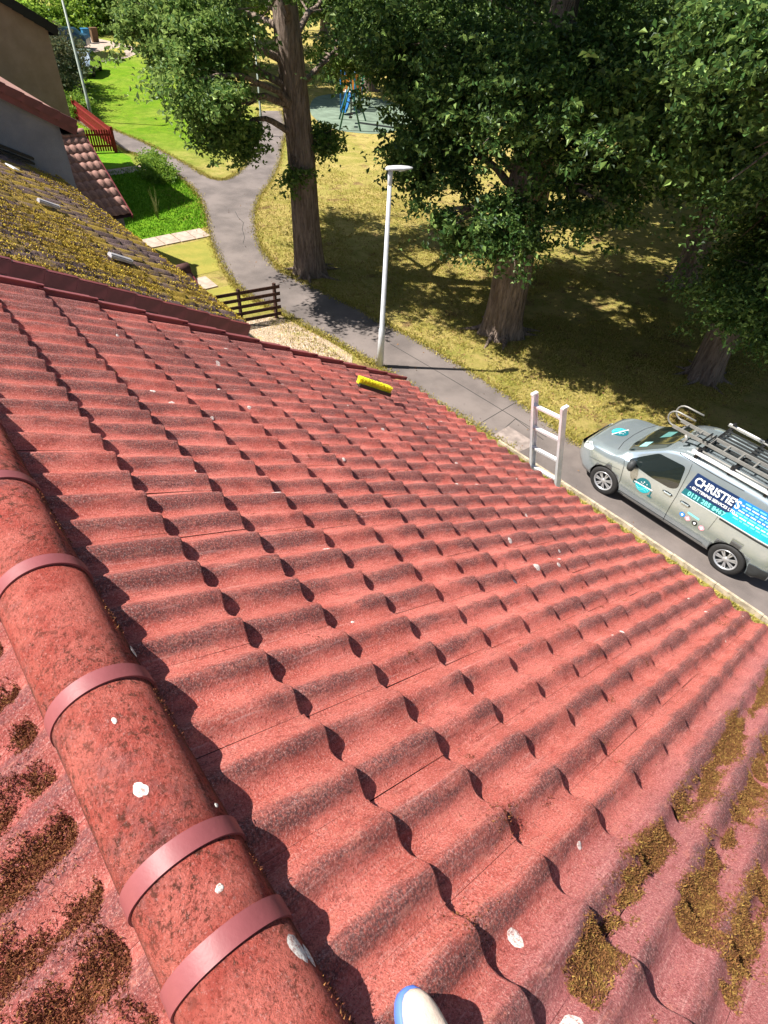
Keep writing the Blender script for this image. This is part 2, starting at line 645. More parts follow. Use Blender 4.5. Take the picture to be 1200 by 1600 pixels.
# ================================================================== SETTING: ground
def poly_sheet(name, pts, z, mat, kind='structure', parent=None, thick=0.0):
    mb = MB()
    if thick > 0:
        mb.prism([(x, y, z - thick) for x, y in pts], (0, 0, thick))
    else:
        mb.add([(x, y, z) for x, y in pts], [tuple(range(len(pts)))])
    me = mb.mesh(name, mat)
    bm = bmesh.new(); bm.from_mesh(me)
    bmesh.ops.triangulate(bm, faces=[f for f in bm.faces if len(f.verts) > 4])
    bm.to_mesh(me); bm.free()
    o = mesh_obj(name, me, parent)
    if kind: o['kind'] = kind
    return o


def cr(pts, n=5, closed=False):
    """Catmull-Rom through 2D points"""
    out = []
    P = [np.array(p, float) for p in pts]
    m = len(P)
    for i in range(m - 1):
        p0 = P[max(i - 1, 0)]; p1 = P[i]; p2 = P[i + 1]; p3 = P[min(i + 2, m - 1)]
        for k in range(n):
            t = k / n
            out.append(tuple(.5 * ((2 * p1) + (-p0 + p2) * t + (2 * p0 - 5 * p1 + 4 * p2 - p3) * t * t + (-p0 + 3 * p1 - 3 * p2 + p3) * t ** 3)))
    out.append(tuple(P[-1]))
    return out


gm = MB(); gm.add([(-300, -500, GZ), (500, -500, GZ), (500, 300, GZ), (-300, 300, GZ)], [(0, 1, 2, 3)])
tag(gm.build('ground', M_GRASS), kind='structure')

near = [(-14, -9.2), (-3, -9.2), (1, -9.13), (4.7, -9.1), (6.6, -8.98), (8.81, -8.86), (9.82, -8.75), (10.96, -8.66), (11.95, -8.47), (13.24, -8.35), (14.31, -8.12), (15.07, -8.06), (16.22, -8.27), (18.27, -8.85), (20.55, -9.7), (22.9, -10.7), (25.0, -11.36), (26.87, -11.65), (29.23, -11.8), (31.56, -11.5), (33.15, -11.24), (36, -11.35), (40, -11.3)]
wedge = [(40, -12.3), (36.77, -12.43), (34.0, -12.75), (31.94, -12.86), (29.06, -12.9), (26.96, -12.85), (26.0, -13.2), (26.6, -14.3), (28.2, -15.8), (29.94, -17.0), (33.03, -19.12), (38, -22.3)]
far = [(37.4, -23.6), (32.7, -20.93), (30.3, -19.2), (27.65, -17.37), (25.04, -15.28), (22.92, -13.31), (20.91, -11.94), (18.43, -10.68), (16.65, -10.14), (15.43, -10.02), (13.58, -10.31), (12.19, -10.5), (10.91, -10.57), (9.61, -10.7), (8.27, -10.75), (6.49, -10.75), (4.87, -10.72), (3.81, -10.6), (2.4, -10.7), (-3, -11.2), (-14, -11.6)]
path_pts = cr(near, 4) + cr(wedge, 4) + cr(far, 4)
poly_sheet('path', path_pts, GZ + .012, M_ASPH)
# paler relaid patches and saw cuts in the tarmac
poly_sheet('path_patch', [(4.2, -9.16), (5.0, -9.14), (5.05, -9.72), (4.15, -9.75)], GZ + .017, M_PATCH)
mb = MB()
for seg in [[(5.52, -9.1), (5.63, -10.6)], [(4.93, -9.1), (5.15, -10.1)], [(5.15, -10.1), (4.17, -10.0)], [(9.8, -9.9), (7.2, -10.05), (4.2, -10.15)], [(21.9, -11.6), (21.2, -11.35), (20.6, -11.25), (20.0, -10.85), (19.2, -10.5), (18.7, -10.15)]]:
    for p, q in zip(seg[:-1], seg[1:]):
        mb.bar((p[0], p[1], GZ + .0125), (q[0], q[1], GZ + .0125), .014, .008)
tag(mb.build('path_joint', M_SEAM), kind='structure')

# front-garden lawns, footpaths and gravel
poly_sheet('front_lawn', cr([(20.95, -3.5), (20.9, -9.75)], 1)[:-1] + cr([(20.9, -9.85), (22.9, -10.72), (25.0, -11.28), (26.87, -11.57), (28.6, -11.7), (28.9, -10.3)], 4) + [(29.6, -3.5)], GZ + .008, M_LAWN)
poly_sheet('strip_lawn', [(29.9, -9.0), (30.0, -10.7), (31.5, -11.1), (33.1, -10.9), (33.1, -9)], GZ + .008, M_LAWN)
poly_sheet('dry_lawn', [(17.0, -5.2), (17.0, -8.25)] + cr([(17.05, -8.3), (18.27, -8.78), (19.75, -9.3)], 4) + [(19.8, -5.2)], GZ + .008, M_YLAWN)
poly_sheet('small_lawn', [(13.7, -6.2), (13.7, -8.15), (14.31, -8.0), (15.07, -7.98), (15.75, -8.05), (15.8, -6.2)], GZ + .008, M_YLAWN)
poly_sheet('gravel_bed', [(6.5, -4.2), (6.5, -8.0), (9.4, -8.2), (9.9, -8.6), (10.96, -8.52), (11.95, -8.35), (13.2, -8.2), (13.3, -4.2)], GZ + .010, M_GRAVEL)
poly_sheet('weed_strip', [(-14, -4.2), (-14, -9.02), (-3, -9.02), (1, -8.98), (4.4, -8.9), (4.5, -4.2)], GZ + .010, M_GRAVEL)

fp = empty('footpath', (20.4, -7, GZ))
fp['kind'] = 'structure'
slab = MB().box((0, 0, 0), (.9, .56, .05)).mesh('paving_slab', M_SLAB)
for i in range(9):
    mesh_obj('paving_slab', slab, fp, (random.uniform(-.02, .02), 2.6 - i * .6, .012 + random.uniform(-.004, .004)), (0, 0, random.uniform(-.02, .02)))
fp2 = empty('footpath', (29.3, -7, GZ)); fp2['kind'] = 'structure'
slab2 = MB().box((0, 0, 0), (.85, .9, .05)).mesh('paving_slab', M_SLAB)
for i in range(5):
    mesh_obj('paving_slab', slab2, fp2, (0, .4 - i * .95, .012), (0, 0, random.uniform(-.02, .02)))
fp3 = empty('footpath', (16.3, -7, GZ)); fp3['kind'] = 'structure'
for i in range(3):
    mesh_obj('paving_slab', slab, fp3, (0, .9 - i * .62, .012), (0, 0, random.uniform(-.02, .02)))

kb = empty('kerb', (0, -9.1, GZ)); kb['kind'] = 'structure'
kerb = MB().box((0, 0, .045), (.896, .055, .13)).mesh('kerb_stone', M_KERB)
for i in range(14):
    x = -7.5 + i * .905
    y = 0 if x < 1 else (x - 1) * .028
    mesh_obj('kerb_stone', kerb, kb, (x, y, random.uniform(-.012, .012)), (0, 0, .03 if x > 1 else 0))

# ================================================================== roof tile profile
AMP = 0.036


def prof(x):
    w = (x / .15) % 1.0
    c = .5 + .5 * math.cos(2 * PI * w)
    return AMP * (c ** 1.15) - AMP


def make_tile_mesh(name, mat, seed, nx=28, L=.42, cover=.299):
    r = random.Random(seed)
    xs = [-cover / 2 + cover * i / nx for i in range(nx + 1)]
    amp = [r.uniform(-.0012, .0012) for _ in range(nx + 1)]
    rows = [(-.0005, -.027), (-.0015, -.0075), (.002, -.002), (.008, -.0002), (.15, .0), (.30, .0), (L, .0)]
    V = []
    for (y, dz) in rows:
        for i, x in enumerate(xs):
            h = prof(x + .075)
            if i in (0, nx): h += .0012
            V.append((x, y + (amp[i] if y < .01 else 0), h + dz - y * .082))
    F = []
    for j in range(len(rows) - 1):
        for i in range(nx):
            a0 = j * (nx + 1) + i
            F.append((a0, a0 + 1, a0 + nx + 2, a0 + nx + 1))
    return np_mesh(name, V, F, mat, True)


# -------------------------------------------------- our house
house = empty('terraced_house', (0, -1.6, GZ), 'red tiled house roof in the foreground that the picture is taken from', 'house')
HL = Vector((0, -1.6, GZ))


def roof_pt(x, v, h=0.0):
    """x along ridge, v metres down the front slope from the first course edge, h above"""
    return Vector((x, -v * CA - h * SA, -v * SA + h * CA))


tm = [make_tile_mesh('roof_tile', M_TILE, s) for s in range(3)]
k_cols = list(range(-8, 9))
for j in range(0, 13):
    for k in k_cols:
        x = -.15 * (2 * k + .5)
        v = GA * j
        jit = random.uniform(-.005, .005)
        p = roof_pt(x + random.uniform(-.0008, .0008), v + jit, random.uniform(-.001, .0012)) - HL
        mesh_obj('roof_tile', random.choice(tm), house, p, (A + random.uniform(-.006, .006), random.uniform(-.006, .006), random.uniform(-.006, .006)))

YR = .455
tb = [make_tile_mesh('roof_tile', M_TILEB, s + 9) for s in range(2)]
for j in range(0, 3):
    for k in k_cols:
        x = -.15 * (2 * k + .5)
        v = GA * j + .02
        p = roof_pt(x, v)
        p = Vector((p.x + .04, 2 * YR - p.y, p.z - .012)) - HL
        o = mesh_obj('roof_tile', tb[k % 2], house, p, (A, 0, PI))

# underlay boards so nothing shows through
und = MB()
und.add([(2.44, YR, .07), (-2.75, YR, .07), (-2.75, -3.60, -2.18), (2.44, -3.60, -2.18)], [(0, 1, 2, 3)])
und.add([(2.44, YR, .07), (-2.75, YR, .07), (-2.75, 4.51, -2.18), (2.44, 4.51, -2.18)], [(0, 3, 2, 1)])
und.build('roof_board', M_DARKTILE, house, -HL)

# ridge tiles: half round, with union bands
RZ, RR = .168, .124


def half_round(L, r, th, n=22, a0=-.12):
    V = []; F = []
    ys = [0, .003, L * .5, L - .003, L]
    rr = [r - .004, r, r, r, r - .004]
    for (xx, q) in zip(ys, rr):
        for i in range(n + 1):
            an = a0 + (PI - 2 * a0) * i / n
            V.append((xx, q * math.cos(an), q * math.sin(an)))
    for s_ in (L, 0):
        for i in range(n + 1):
            an = a0 + (PI - 2 * a0) * i / n
            V.append((s_, (r - th) * math.cos(an), (r - th) * math.sin(an)))
    rows = 7
    for j in range(rows - 1):
        for i in range(n):
            a_ = j * (n + 1) + i
            F.append((a_, a_ + 1, a_ + n + 2, a_ + n + 1))
    a_ = 6 * (n + 1)
    for i in range(n): F.append((a_ + i, a_ + i + 1, i + 1, i))
    return V, F


joints = [2.28, 1.83, 1.37, .925, .47, .015, -.44, -.893, -1.352, -1.54, -2.02, -2.48, -2.94]
for a_, b_ in zip(joints[:-1], joints[1:]):
    L = a_ - b_ - .006
    V, F = half_round(L, RR, .016)
    mesh_obj('ridge_tile', np_mesh('ridge_tile', V, F, M_RIDGE, True), house, Vector((b_ + .003, YR + random.uniform(-.002, .002), RZ + random.uniform(-.002, .002))) - HL)
bw = .044


def strap(L, r, th, n=34, a0=-.16):
    V = []; F = []
    rows = [(0, r - th), (0, r), (0, r), (L, r), (L, r), (L, r - th)]
    for (xx, q) in rows:
        for i in range(n + 1):
            an = a0 + (PI - 2 * a0) * i / n
            V.append((xx, q * math.cos(an), q * math.sin(an)))
    for j in (0, 2, 4):
        for i in range(n):
            a_ = j * (n + 1) + i
            F.append((a_, a_ + 1, a_ + n + 2, a_ + n + 1))
    return V, F


V, F = strap(bw, RR + .0055, .007)
bandm = np_mesh('ridge_band', V, F, M_MAROON, True)
for jx in joints[:-1]:
    mesh_obj('ridge_band', bandm, house, Vector((jx - bw / 2, YR, RZ)) - HL)

# dry verge caps down the far gable
def verge_cap(L=GA, w=.075, hgt=.016):
    m = MB()
    # thin raised inner lip, then a lower wide flat plate and an outer drop
    m.box((.011, L / 2, hgt - .004), (.022, L + .03, .008))
    m.box((.020, L / 2, hgt / 2 - .014), (.005, L + .03, hgt + .022))
    m.box((.011, -.012, hgt / 2 - .012), (.022, .006, hgt + .016))
    m.box((.095, L / 2, -.026), (.15, L + .03, .006))
    m.box((.168, L / 2, -.075), (.006, L + .03, .10))
    return m.mesh('verge_cap', M_MAROON)


vcap = verge_cap()
for j in range(0, 13):
    p = roof_pt(2.462, GA * j, .004) - HL
    mesh_obj('verge_cap', vcap, house, p, (A - .06, 0, 0))

# walls, fascia and gutter under the eaves
w_ = MB()
w_.box((-.15, .455, (-2.28 + GZ) / 2), (4.98, 7.7, abs(-2.28 - GZ)))
w_.build('wall', M_BRICKWALL, house, -HL)
g_ = MB()
g_.prism([(2.36, .455, .03), (2.36, 4.4, -2.06), (2.36, 4.4, -2.3), (2.36, -3.5, -2.3), (2.36, -3.5, -2.06)], (-.1, 0, 0))
g_.prism([(-2.75, .455, .03), (-2.75, 4.4, -2.06), (-2.75, 4.4, -2.3), (-2.75, -3.5, -2.3), (-2.75, -3.5, -2.06)], (-.1, 0, 0))
g_.build('gable', M_BRICKWALL, house, -HL)
f_ = MB(); f_.box((-.15, -3.655, -2.19), (5.1, .02, .16)); f_.build('fascia', M_BLACK, house, -HL)


# lichen spots, draped over the rolls
def surf_h(x, v):
    j = math.ceil(v / GA - 1e-6)
    return prof(x) - (GA * j - v) * .082


def lichen(x, v, rx_, rv_, seed):
    r = random.Random(seed)
    nr, na = 4, 20
    ph = [r.uniform(0, 6.28) for _ in range(3)]
    V = [roof_pt(x, v, surf_h(x, v) + .0022)]
    for i in range(1, nr + 1):
        for k in range(na):
            an = 2 * PI * k / na
            q = i / nr * (1 + .12 * math.sin(2 * an + ph[0]) + .05 * math.sin(3 * an + ph[1]) + .04 * math.sin(7 * an + ph[2]))
            xx = x + rx_ * q * math.cos(an); vv = v + rv_ * q * math.sin(an)
            V.append(roof_pt(xx, vv, surf_h(xx, vv) + (.0022 if i < nr else .0002)))
    F3 = [(0, 1 + k, 1 + (k + 1) % na) for k in range(na)]
    m = MB(); m.add([p - HL for p in V], F3, True)
    m.f += [(1 + (i - 1) * na + k, 1 + (i - 1) * na + (k + 1) % na, 1 + i * na + (k + 1) % na, 1 + i * na + k) for i in range(1, nr) for k in range(na)]
    m.s += [True] * (na * (nr - 1))
    return m.build('lichen_patch', M_LICHEN, house)


spots = [(-2.062, 0.072, .027), (0.192, 0.124, .02), (0.979, 0.586, .018), (1.14, 1.808, .02), (0.435, 1.479, .012), (0.912, 2.11, .016), (0.998, 2.40, .012), (0.978, 2.55, .018), (0.953, 2.855, .022), (-0.473, 1.634, .02), (-0.478, 2.21, .018), (-0.762, 2.074, .022), (-0.802, 1.789, .014), (-1.873, 0.122, .022), (1.864, 1.935, .014), (0.029, 0.667, .02), (-0.663, 0.362, .010), (-1.343, 2.10, .014), (-1.847, 0.545, .009), (1.527, 1.73, .014), (1.364, 3.62, .014), (1.55, .45, .03), (1.75, 1.3, .03), (1.2, 1.0, .008), (.55, 2.9, .012), (-.2, 2.9, .012)]
rs = random.Random(77)
spots += [(rs.uniform(-1.7, 2.2), rs.uniform(.2, 4.1), rs.choice((.005, .006, .007, .009, .011, .013))) for _ in range(34)]
for i, (x, v, r_) in enumerate(spots):
    lichen(x, v, r_, r_ * random.uniform(1.0, 1.5), i)


def ridge_spot(x, deg, rx_, ra_, seed):
    r = random.Random(seed)
    ph = [r.uniform(0, 6.28) for _ in range(3)]
    na = 22
    V = []
    for i in range(0, 4):
        for k in range(na):
            an = 2 * PI * k / na
            q = (i / 3) * (1 + .14 * math.sin(2 * an + ph[0]) + .07 * math.sin(3 * an + ph[1]) + .05 * math.sin(6 * an + ph[2]))
            th = math.radians(deg) + ra_ / RR * q * math.sin(an)
            rr_ = RR + (.0018 if i < 3 else .0002)
            V.append(Vector((x + rx_ * q * math.cos(an), YR + rr_ * math.cos(th), RZ + rr_ * math.sin(th))) - HL)
    m = MB(); m.add(V, [(i * na + k, i * na + (k + 1) % na, (i + 1) * na + (k + 1) % na, (i + 1) * na + k) for i in range(3) for k in range(na)], True)
    m.build('lichen_patch', M_LICHEN, house)


for i, (x, d, a1, a2) in enumerate([(-1.20, 88, .018, .014), (-1.02, 95, .008, .006), (-.80, 12, .022, .012), (-1.62, 148, .030, .017), (-1.46, 108, .008, .008), (-1.64, 160, .02, .01), (-1.30, 30, .006, .006)]):
    ridge_spot(x, 180 - d if i in (2, 6) else d, a1, a2, 50 + i)

# ------------------------------------------------ moss (stuff)
def tufts(name, P, N, size, mat, label, blades=6, seed=1, cat='moss', kind='stuff', upbias=.9, thin=.22):
    """small spiky tufts at points P (n,3) with normal N"""
    r = np.random.default_rng(seed)
    P = np.repeat(np.asarray(P, float), blades, 0)
    n = len(P)
    N = np.asarray(N, float); N = N / np.linalg.norm(N)
    d = r.normal(size=(n, 3)) * .75 + N * upbias
    d /= np.linalg.norm(d, axis=1)[:, None]
    s = np.cross(d, r.normal(size=(n, 3))); s /= np.linalg.norm(s, axis=1)[:, None]
    L = (size * r.uniform(.5, 1.25, n))[:, None] if np.isscalar(size) else (np.repeat(size, blades) * r.uniform(.5, 1.25, n))[:, None]
    base = P + r.normal(size=(n, 3)) * L * .25
    V = np.stack([base - s * L * thin, base + s * L * thin, base + d * L], 1).reshape(-1, 3)
    F = np.arange(3 * n).reshape(-1, 3)
    o = mesh_obj(name, np_mesh(name, V, F, mat))
    return tag(o, label, cat, None, kind)


def nz(x, y, s, seed):
    r = np.random.default_rng(seed)
    out = 0
    for o in range(4):
        a_ = r.uniform(0, 6.28, 6); fx = np.cos(a_) * s * 2 ** o; fy = np.sin(a_) * s * 2 ** o; p = r.uniform(0, 6.28, 6)
        out = out + sum(np.sin(x * fx[i] + y * fy[i] + p[i]) for i in range(6)) / 6 / (1.45 ** o)
    return out


def vprof(x):
    w = np.cos(2 * np.pi * x / .15) * .5 + .5
    return AMP * w ** 1.15 - AMP


def front_moss(segs, per, seed):
    r = np.random.default_rng(seed)
    out = []
    for (xc, v0, v1, wd) in segs:
        n_ = int(per * (v1 - v0))
        v = r.uniform(v0, v1, n_); x = xc + r.normal(size=n_) * wd * 1.15
        keep = (nz(x * 18, v * 9, 1.0, int(xc * -100) + seed) * 1.5 + .36 + .32 * r.normal(size=n_)) > (np.abs(x - xc) / (wd * 1.55)) * .95
        x = x[keep]; v = v[keep]
        j = np.ceil(v / GA)
        th = np.clip(1 - (np.abs(x - xc) / (wd * 1.3)) ** 2, 0, 1) * (.003 + .012 * np.clip(nz(x * 30, v * 22, 1.0, 15) + .2, 0, 1))
        h = vprof(x) - (GA * j - v) * .082 + r.uniform(0, 1, len(x)) * th
        out.append(np.stack([x, -v * CA - h * SA, -v * SA + h * CA], 1))
    return np.concatenate(out)


NF = (0, -SA, CA)
P = front_moss([(-2.02, .15, .34, .032), (-2.015, .37, .95, .036), (-2.02, 1.1, 2.45, .032), (-2.02, 2.5, 3.5, .025), (-2.17, .18, .30, .02), (-2.175, .62, 1.05, .036), (-2.17, 1.10, 1.75, .036), (-2.17, 1.85, 3.0, .03), (-2.325, .55, 1.2, .04), (-2.32, 1.3, 2.4, .04), (-2.47, .5, 2.5, .04)], 30000, 3)
tufts('moss', P, NF, .0085, M_MOSS_OLIVE, 'brown and olive moss filling the tile channels at the right of the red roof', 3, 5, upbias=.45)
# stray crumbs on the rest of the slope
r = np.random.default_rng(12)
cx = r.uniform(-2.0, 2.3, 220); cv = r.uniform(.0, 4.1, 220)
cc = []
for a_, b_ in zip(cx, cv):
    k = r.integers(3, 26)
    xx = a_ + r.normal(size=k) * .010; vv = b_ + r.normal(size=k) * .012
    hh = vprof(xx) - (GA * np.ceil(vv / GA) - vv) * .082
    cc.append(np.stack([xx, -vv * CA - hh * SA, -vv * SA + hh * CA], 1))
# a few denser scraps along the eaves at right
for a_, b_ in ((-1.05, 3.9), (-1.25, 3.75), (-1.4, 3.95), (-1.6, 3.6), (-1.72, 3.9), (-1.78, .02), (-1.66, .36)):
    xx = a_ + r.normal(size=160) * .028; vv = b_ + r.normal(size=160) * .05
    hh = vprof(xx) - (GA * np.ceil(vv / GA) - vv) * .082
    cc.append(np.stack([xx, -vv * CA - hh * SA, -vv * SA + hh * CA], 1))
tufts('moss', np.concatenate(cc), NF, .007, M_MOSS_BROWN, 'stray brown moss crumbs scattered over the red roof tiles', 2, 6)
# back slope
r = np.random.default_rng(21)
out = []
for c in range(-2, 24):
    xc = -.15 * (c + .5) + .04 + .15 * 4 - .3
    n_ = 19000
    v = r.uniform(.0 - .3, .9, n_); x = xc + r.normal(size=n_) * .042
    keep = (nz(x * 16 + c, v * 11, 1.0, 77 + c) * 1.9 + .42 + .35 * r.normal(size=n_)) > np.abs(x - xc) / .066
    x = x[keep]; v = v[keep]
    hp = AMP * (np.cos(2 * np.pi * (x - .04) / .15) * .5 + .5) ** 1.15 - AMP
    j = np.ceil((v - .02) / GA)
    h = hp - (GA * j + .02 - v) * .082 + r.uniform(0, .006, len(x)) - .012
    out.append(np.stack([x, 2 * YR + v * CA + h * SA, -v * SA + h * CA], 1))
P = np.concatenate(out); P = P[(P[:, 0] < 2.4) & (P[:, 0] > -2.2)]
tufts('moss', P, (0, SA, CA), .0075, M_MOSS_BROWN, 'reddish brown moss in the channels behind the ridge at lower left', 3, 8, upbias=.45)
# moss line in the shade of the ridge tiles
r = np.random.default_rng(22)
n_ = 2600
x = r.uniform(-2.2, 2.3, n_)
an = r.uniform(-.1, .45, n_)
keep = nz(x * 9, an, 1.0, 5) > .1
x = x[keep]; an = an[keep]
P = np.stack([x, YR - (RR + .001) * np.cos(an), RZ + (RR + .001) * np.sin(an)], 1)
tufts('moss', P, (0, -.7, .7), .006, M_MOSS_BROWN, 'thin brown moss line along the foot of the ridge tiles', 2, 9)

# ================================================================== neighbouring house with mossy roof
d2 = -.65
H2 = empty('terraced_house', (9.7, 0, GZ), 'neighbouring house with a yellow mossy tiled roof beyond the red roof', 'house')
H2L = Vector((9.7, 0, GZ))


def roof2(x, v, h=0.0):
    return roof_pt(x, v, h + d2)


EV2 = 4.16   # v at the eaves (Y about -3.4)


def single_roll_mesh(name, mat, seed, cover=.297, L=.42, nx=12, amp=.06):
    r_ = random.Random(seed)
    V = []; F = []
    rows = [(0, -.03), (.001, -.004), (.01, 0), (.2, 0), (L, 0)]
    for (y, dz) in rows:
        for i in range(nx + 1):
            x = -cover / 2 + cover * i / nx
            c = .5 + .5 * math.cos(2 * PI * (x + .07) / .297)
            V.append((x, y, amp * c ** 1.7 - amp * .5 + dz - y * .08 + r_.uniform(-.002, .002)))
    for j in range(len(rows) - 1):
        for i in range(nx):
            a0 = j * (nx + 1) + i
            F.append((a0, a0 + 1, a0 + nx + 2, a0 + nx + 1))
    return np_mesh(name, V, F, mat, True)


t2m = [single_roll_mesh('roof_tile', M_MOSSTILE, s) for s in range(3)]
for j in range(0, 10):
    for k in range(28):
        x = 5.75 + .297 * k
        v = EV2 - .345 * j
        mesh_obj('roof_tile', random.choice(t2m), H2, roof2(x, v + random.uniform(-.01, .01), random.uniform(-.003, .004)) - H2L, (A + random.uniform(-.01, .01), random.uniform(-.02, .02), random.uniform(-.01, .01)))
# upper courses and the hidden back slope: plain boards
ub = MB()
ub.add([roof2(5.6, 4.1, -.06), roof2(14.0, 4.1, -.06), roof2(14.0, -4.2, -.06), roof2(5.6, -4.2, -.06)], [(0, 1, 2, 3)])
ub.add([roof2(5.6, -4.2, -.06), roof2(14.0, -4.2, -.06), (14.0, 10.6, -2.6), (5.6, 10.6, -2.6)], [(0, 1, 2, 3)])
ub.build('roof_board', M_MOSSTILE, H2, -H2L)
wl_ = MB()
wl_.prism([(5.62, -3.15, GZ), (5.62, -3.15, -2.72), (5.62, 3.66, 1.2), (5.62, 10.5, -2.72), (5.62, 10.5, GZ)], (8.3, 0, 0))
wl_.build('wall', M_GREYWALL, H2, -H2L)
fb = MB()
fb.prism([roof2(5.5, EV2 + .02, -.18), roof2(5.5, EV2 + .02, -.38), roof2(5.5, -2.2, -.38), roof2(5.5, -2.2, -.18)], (.025, 0, 0))
fb.build('bargeboard', M_REDBOARD, H2, -H2L)
ft = MB(); ft.bar(roof2(5.55, EV2 + .0, -.10), roof2(13.95, EV2 + .0, -.10), .02, .14); ft.build('fascia', M_BLACK, H2, -H2L)
vc2 = MB()
vc2.box((0, .172, -.07), (.02, .375, .155)); vc2.box((.035, .172, .012), (.07, .375, .012)); vc2.box((.0, -.012, -.06), (.026, .012, .14))
vc2 = vc2.mesh('verge_cap', M_MAROOND)
for j in range(0, 17):
    mesh_obj('verge_cap', vc2, H2, roof2(5.52, EV2 - .345 * j, .0) - H2L, (A - .045, 0, 0))
# tile vents
vt = MB()
vt.box((0, 0, .02), (.15, .30, .035)); vt.box((-.0, .0, .045), (.10, .30, .02)); vt.box((0, -.16, .03), (.13, .02, .05))
M_VENT = simple("pale_grey_vent", (.36, .34, .36), .5, .4, var=.15)
vt = vt.mesh('roof_vent', M_VENT)
for (x, y, lab) in ((7.15, -2.29, None), (9.6, -2.1, None)):
    mesh_obj('roof_vent', vt, H2, roof2(x, (-y + .315) / CA - .1, .03) - H2L, (A, 0, 0.0))
clear = MB().box((0, 0, .02), (.42, .10, .02)).mesh('clear_tile', simple("white_flashing", (.85, .85, .85), .3, .5, var=.03))
mesh_obj('clear_tile', clear, H2, roof2(12.25, 2.565 / CA - .1, .04) - H2L, (A, 0, .1))
# yellow moss on that roof
r = np.random.default_rng(31)
n_ = 85000
x = r.uniform(5.6, 13.95, n_); v = r.uniform(.8, EV2 + .02, n_)
m1 = nz(x * .55, v * 1.3, 1.0, 401) * .9 + nz(x * 4, v * 4, 1.0, 402) * .5 + (v - 2.6) * .16 - np.clip((x - 9.2) * .24, -.15, 1.2) * np.clip(3.5 - v, 0, 1)
roll = np.cos(2 * np.pi * (x - 5.75 + .07) / .297) * .5 + .5
keep = (m1 > -.06 + .35 * r.uniform(0, 1, n_)) & (r.uniform(0, 1, n_) < .20 + .8 * roll)
x = x[keep]; v = v[keep]; roll = roll[keep]
h = .06 * roll ** 1.7 - .030 - ((EV2 - v) % .345 - 0) * .0 - .010 + d2
P = np.stack([x, -v * CA - h * SA, -v * SA + h * CA], 1)
tufts('moss', P, NF, .020, M_MOSS_YELLOW, 'yellow moss and lichen spread over the neighbouring roof', 2, 12, thin=.4)
# moss fringe on the eaves
x = r.uniform(5.6, 14, 2600); P = np.stack([x, np.full(2600, -(EV2 + .0) * CA) + .65 * SA, -(EV2) * SA - .65 * CA + r.uniform(-.03, .02, 2600)], 1)
tufts('moss', P, NF, .03, M_MOSS_YELLOW, 'dry yellow moss fringe along the eaves edge of the neighbouring roof', 2, 13, thin=.35)


# ------------------------------------------------ porch: gable roof with its ridge running out from the house
def porch(name_parent, X, Yend, Zr, Yback, mats, ridge_mat, label, group, nrow=9):
    e = empty('porch', (X, Yend, GZ), label, 'porch', group)
    L = Vector((X, Yend, GZ))
    pit = math.radians(30.5)
    c_, s_ = math.cos(pit), math.sin(pit)
    rowl = .33
    m = MB()
    # tile: flat with a low roll, slope direction local -x (towards -X)
    nx = 6
    vs = []; fs = []
    for (q, dz) in ((0, -.028), (.002, 0), (.37, -.03)):
        for i in range(nx + 1):
            y = -.098 + .196 * i / nx
            vs.append((q, y, dz + .03 * (.5 + .5 * math.cos(2 * PI * y / .196))))
    for j in range(2):
        for i in range(nx):
            a0 = j * (nx + 1) + i
            fs.append((a0, a0 + 1, a0 + nx + 2, a0 + nx + 1))
    tmesh = np_mesh('porch_tile', vs, fs, mats, True)
    ncol = int((Yback - Yend) / .2)
    for row in range(nrow):
        for c in range(ncol):
            s0 = rowl * (row + 1)
            p = Vector((X - s0 * c_, Yend + .1 + .2 * c, Zr - .02 - s0 * s_))
            mesh_obj('porch_tile', tmesh, e, p - L, (0, -pit, 0))
    ext = nrow * .33 + .04
    bk = MB()
    bk.add([(X, Yend, Zr - .08), (X + ext * c_, Yend, Zr - .08 - ext * s_), (X + ext * c_, Yback, Zr - .08 - ext * s_), (X, Yback, Zr - .08)], [(0, 1, 2, 3)])
    bk.add([(X, Yend, Zr - .09), (X - ext * c_, Yend, Zr - .09 - ext * s_), (X - ext * c_, Yback, Zr - .09 - ext * s_), (X, Yback, Zr - .09)], [(0, 1, 2, 3)])
    bk.build('roof_board', M_DARKTILE, e, -L)
    rd = MB()
    for i in range(max(2, int((Yback - Yend) / .45))):
        y0 = Yend - .02 + .45 * i
        rd = MB(); rd.tube([(0, 0, 0), (0, .012, 0), (0, .44, 0)], [.105, .125, .112], 14)
        rd.build('ridge_tile', ridge_mat, e, Vector((X, y0, Zr - .01)) - L)
    vb = MB()
    vb.bar((X, Yend - .01, Zr - .1), (X - ext * c_, Yend - .01, Zr - .1 - ext * s_), .03, .14)
    vb.build('bargeboard', M_MAROOND, e, -L)
    wb = MB()
    hw_ = ext * c_ - .2
    wb.prism([(X - hw_, Yend + .2, GZ), (X - hw_, Yend + .2, Zr - .17 - hw_ * .589), (X, Yend + .2, Zr - .2), (X + hw_, Yend + .2, Zr - .17 - hw_ * .589), (X + hw_, Yend + .2, GZ)], (0, Yback - Yend - .2, 0))
    wb.build('wall', M_GREYWALL, e, -L)
    return e


porch(None, 19.43, -5.72, -3.0, -3.7, M_PINKTILE, M_PINKTILE, 'tiled porch roof with sunlit pink tiles beside the red picket fence', 'tiled front porches')
porch(None, 10.9, -4.73, -3.87, -3.2, M_PINKTILE, M_DARKTILE, 'small porch roof end poking out past the mossy eaves', 'tiled front porches', nrow=3)


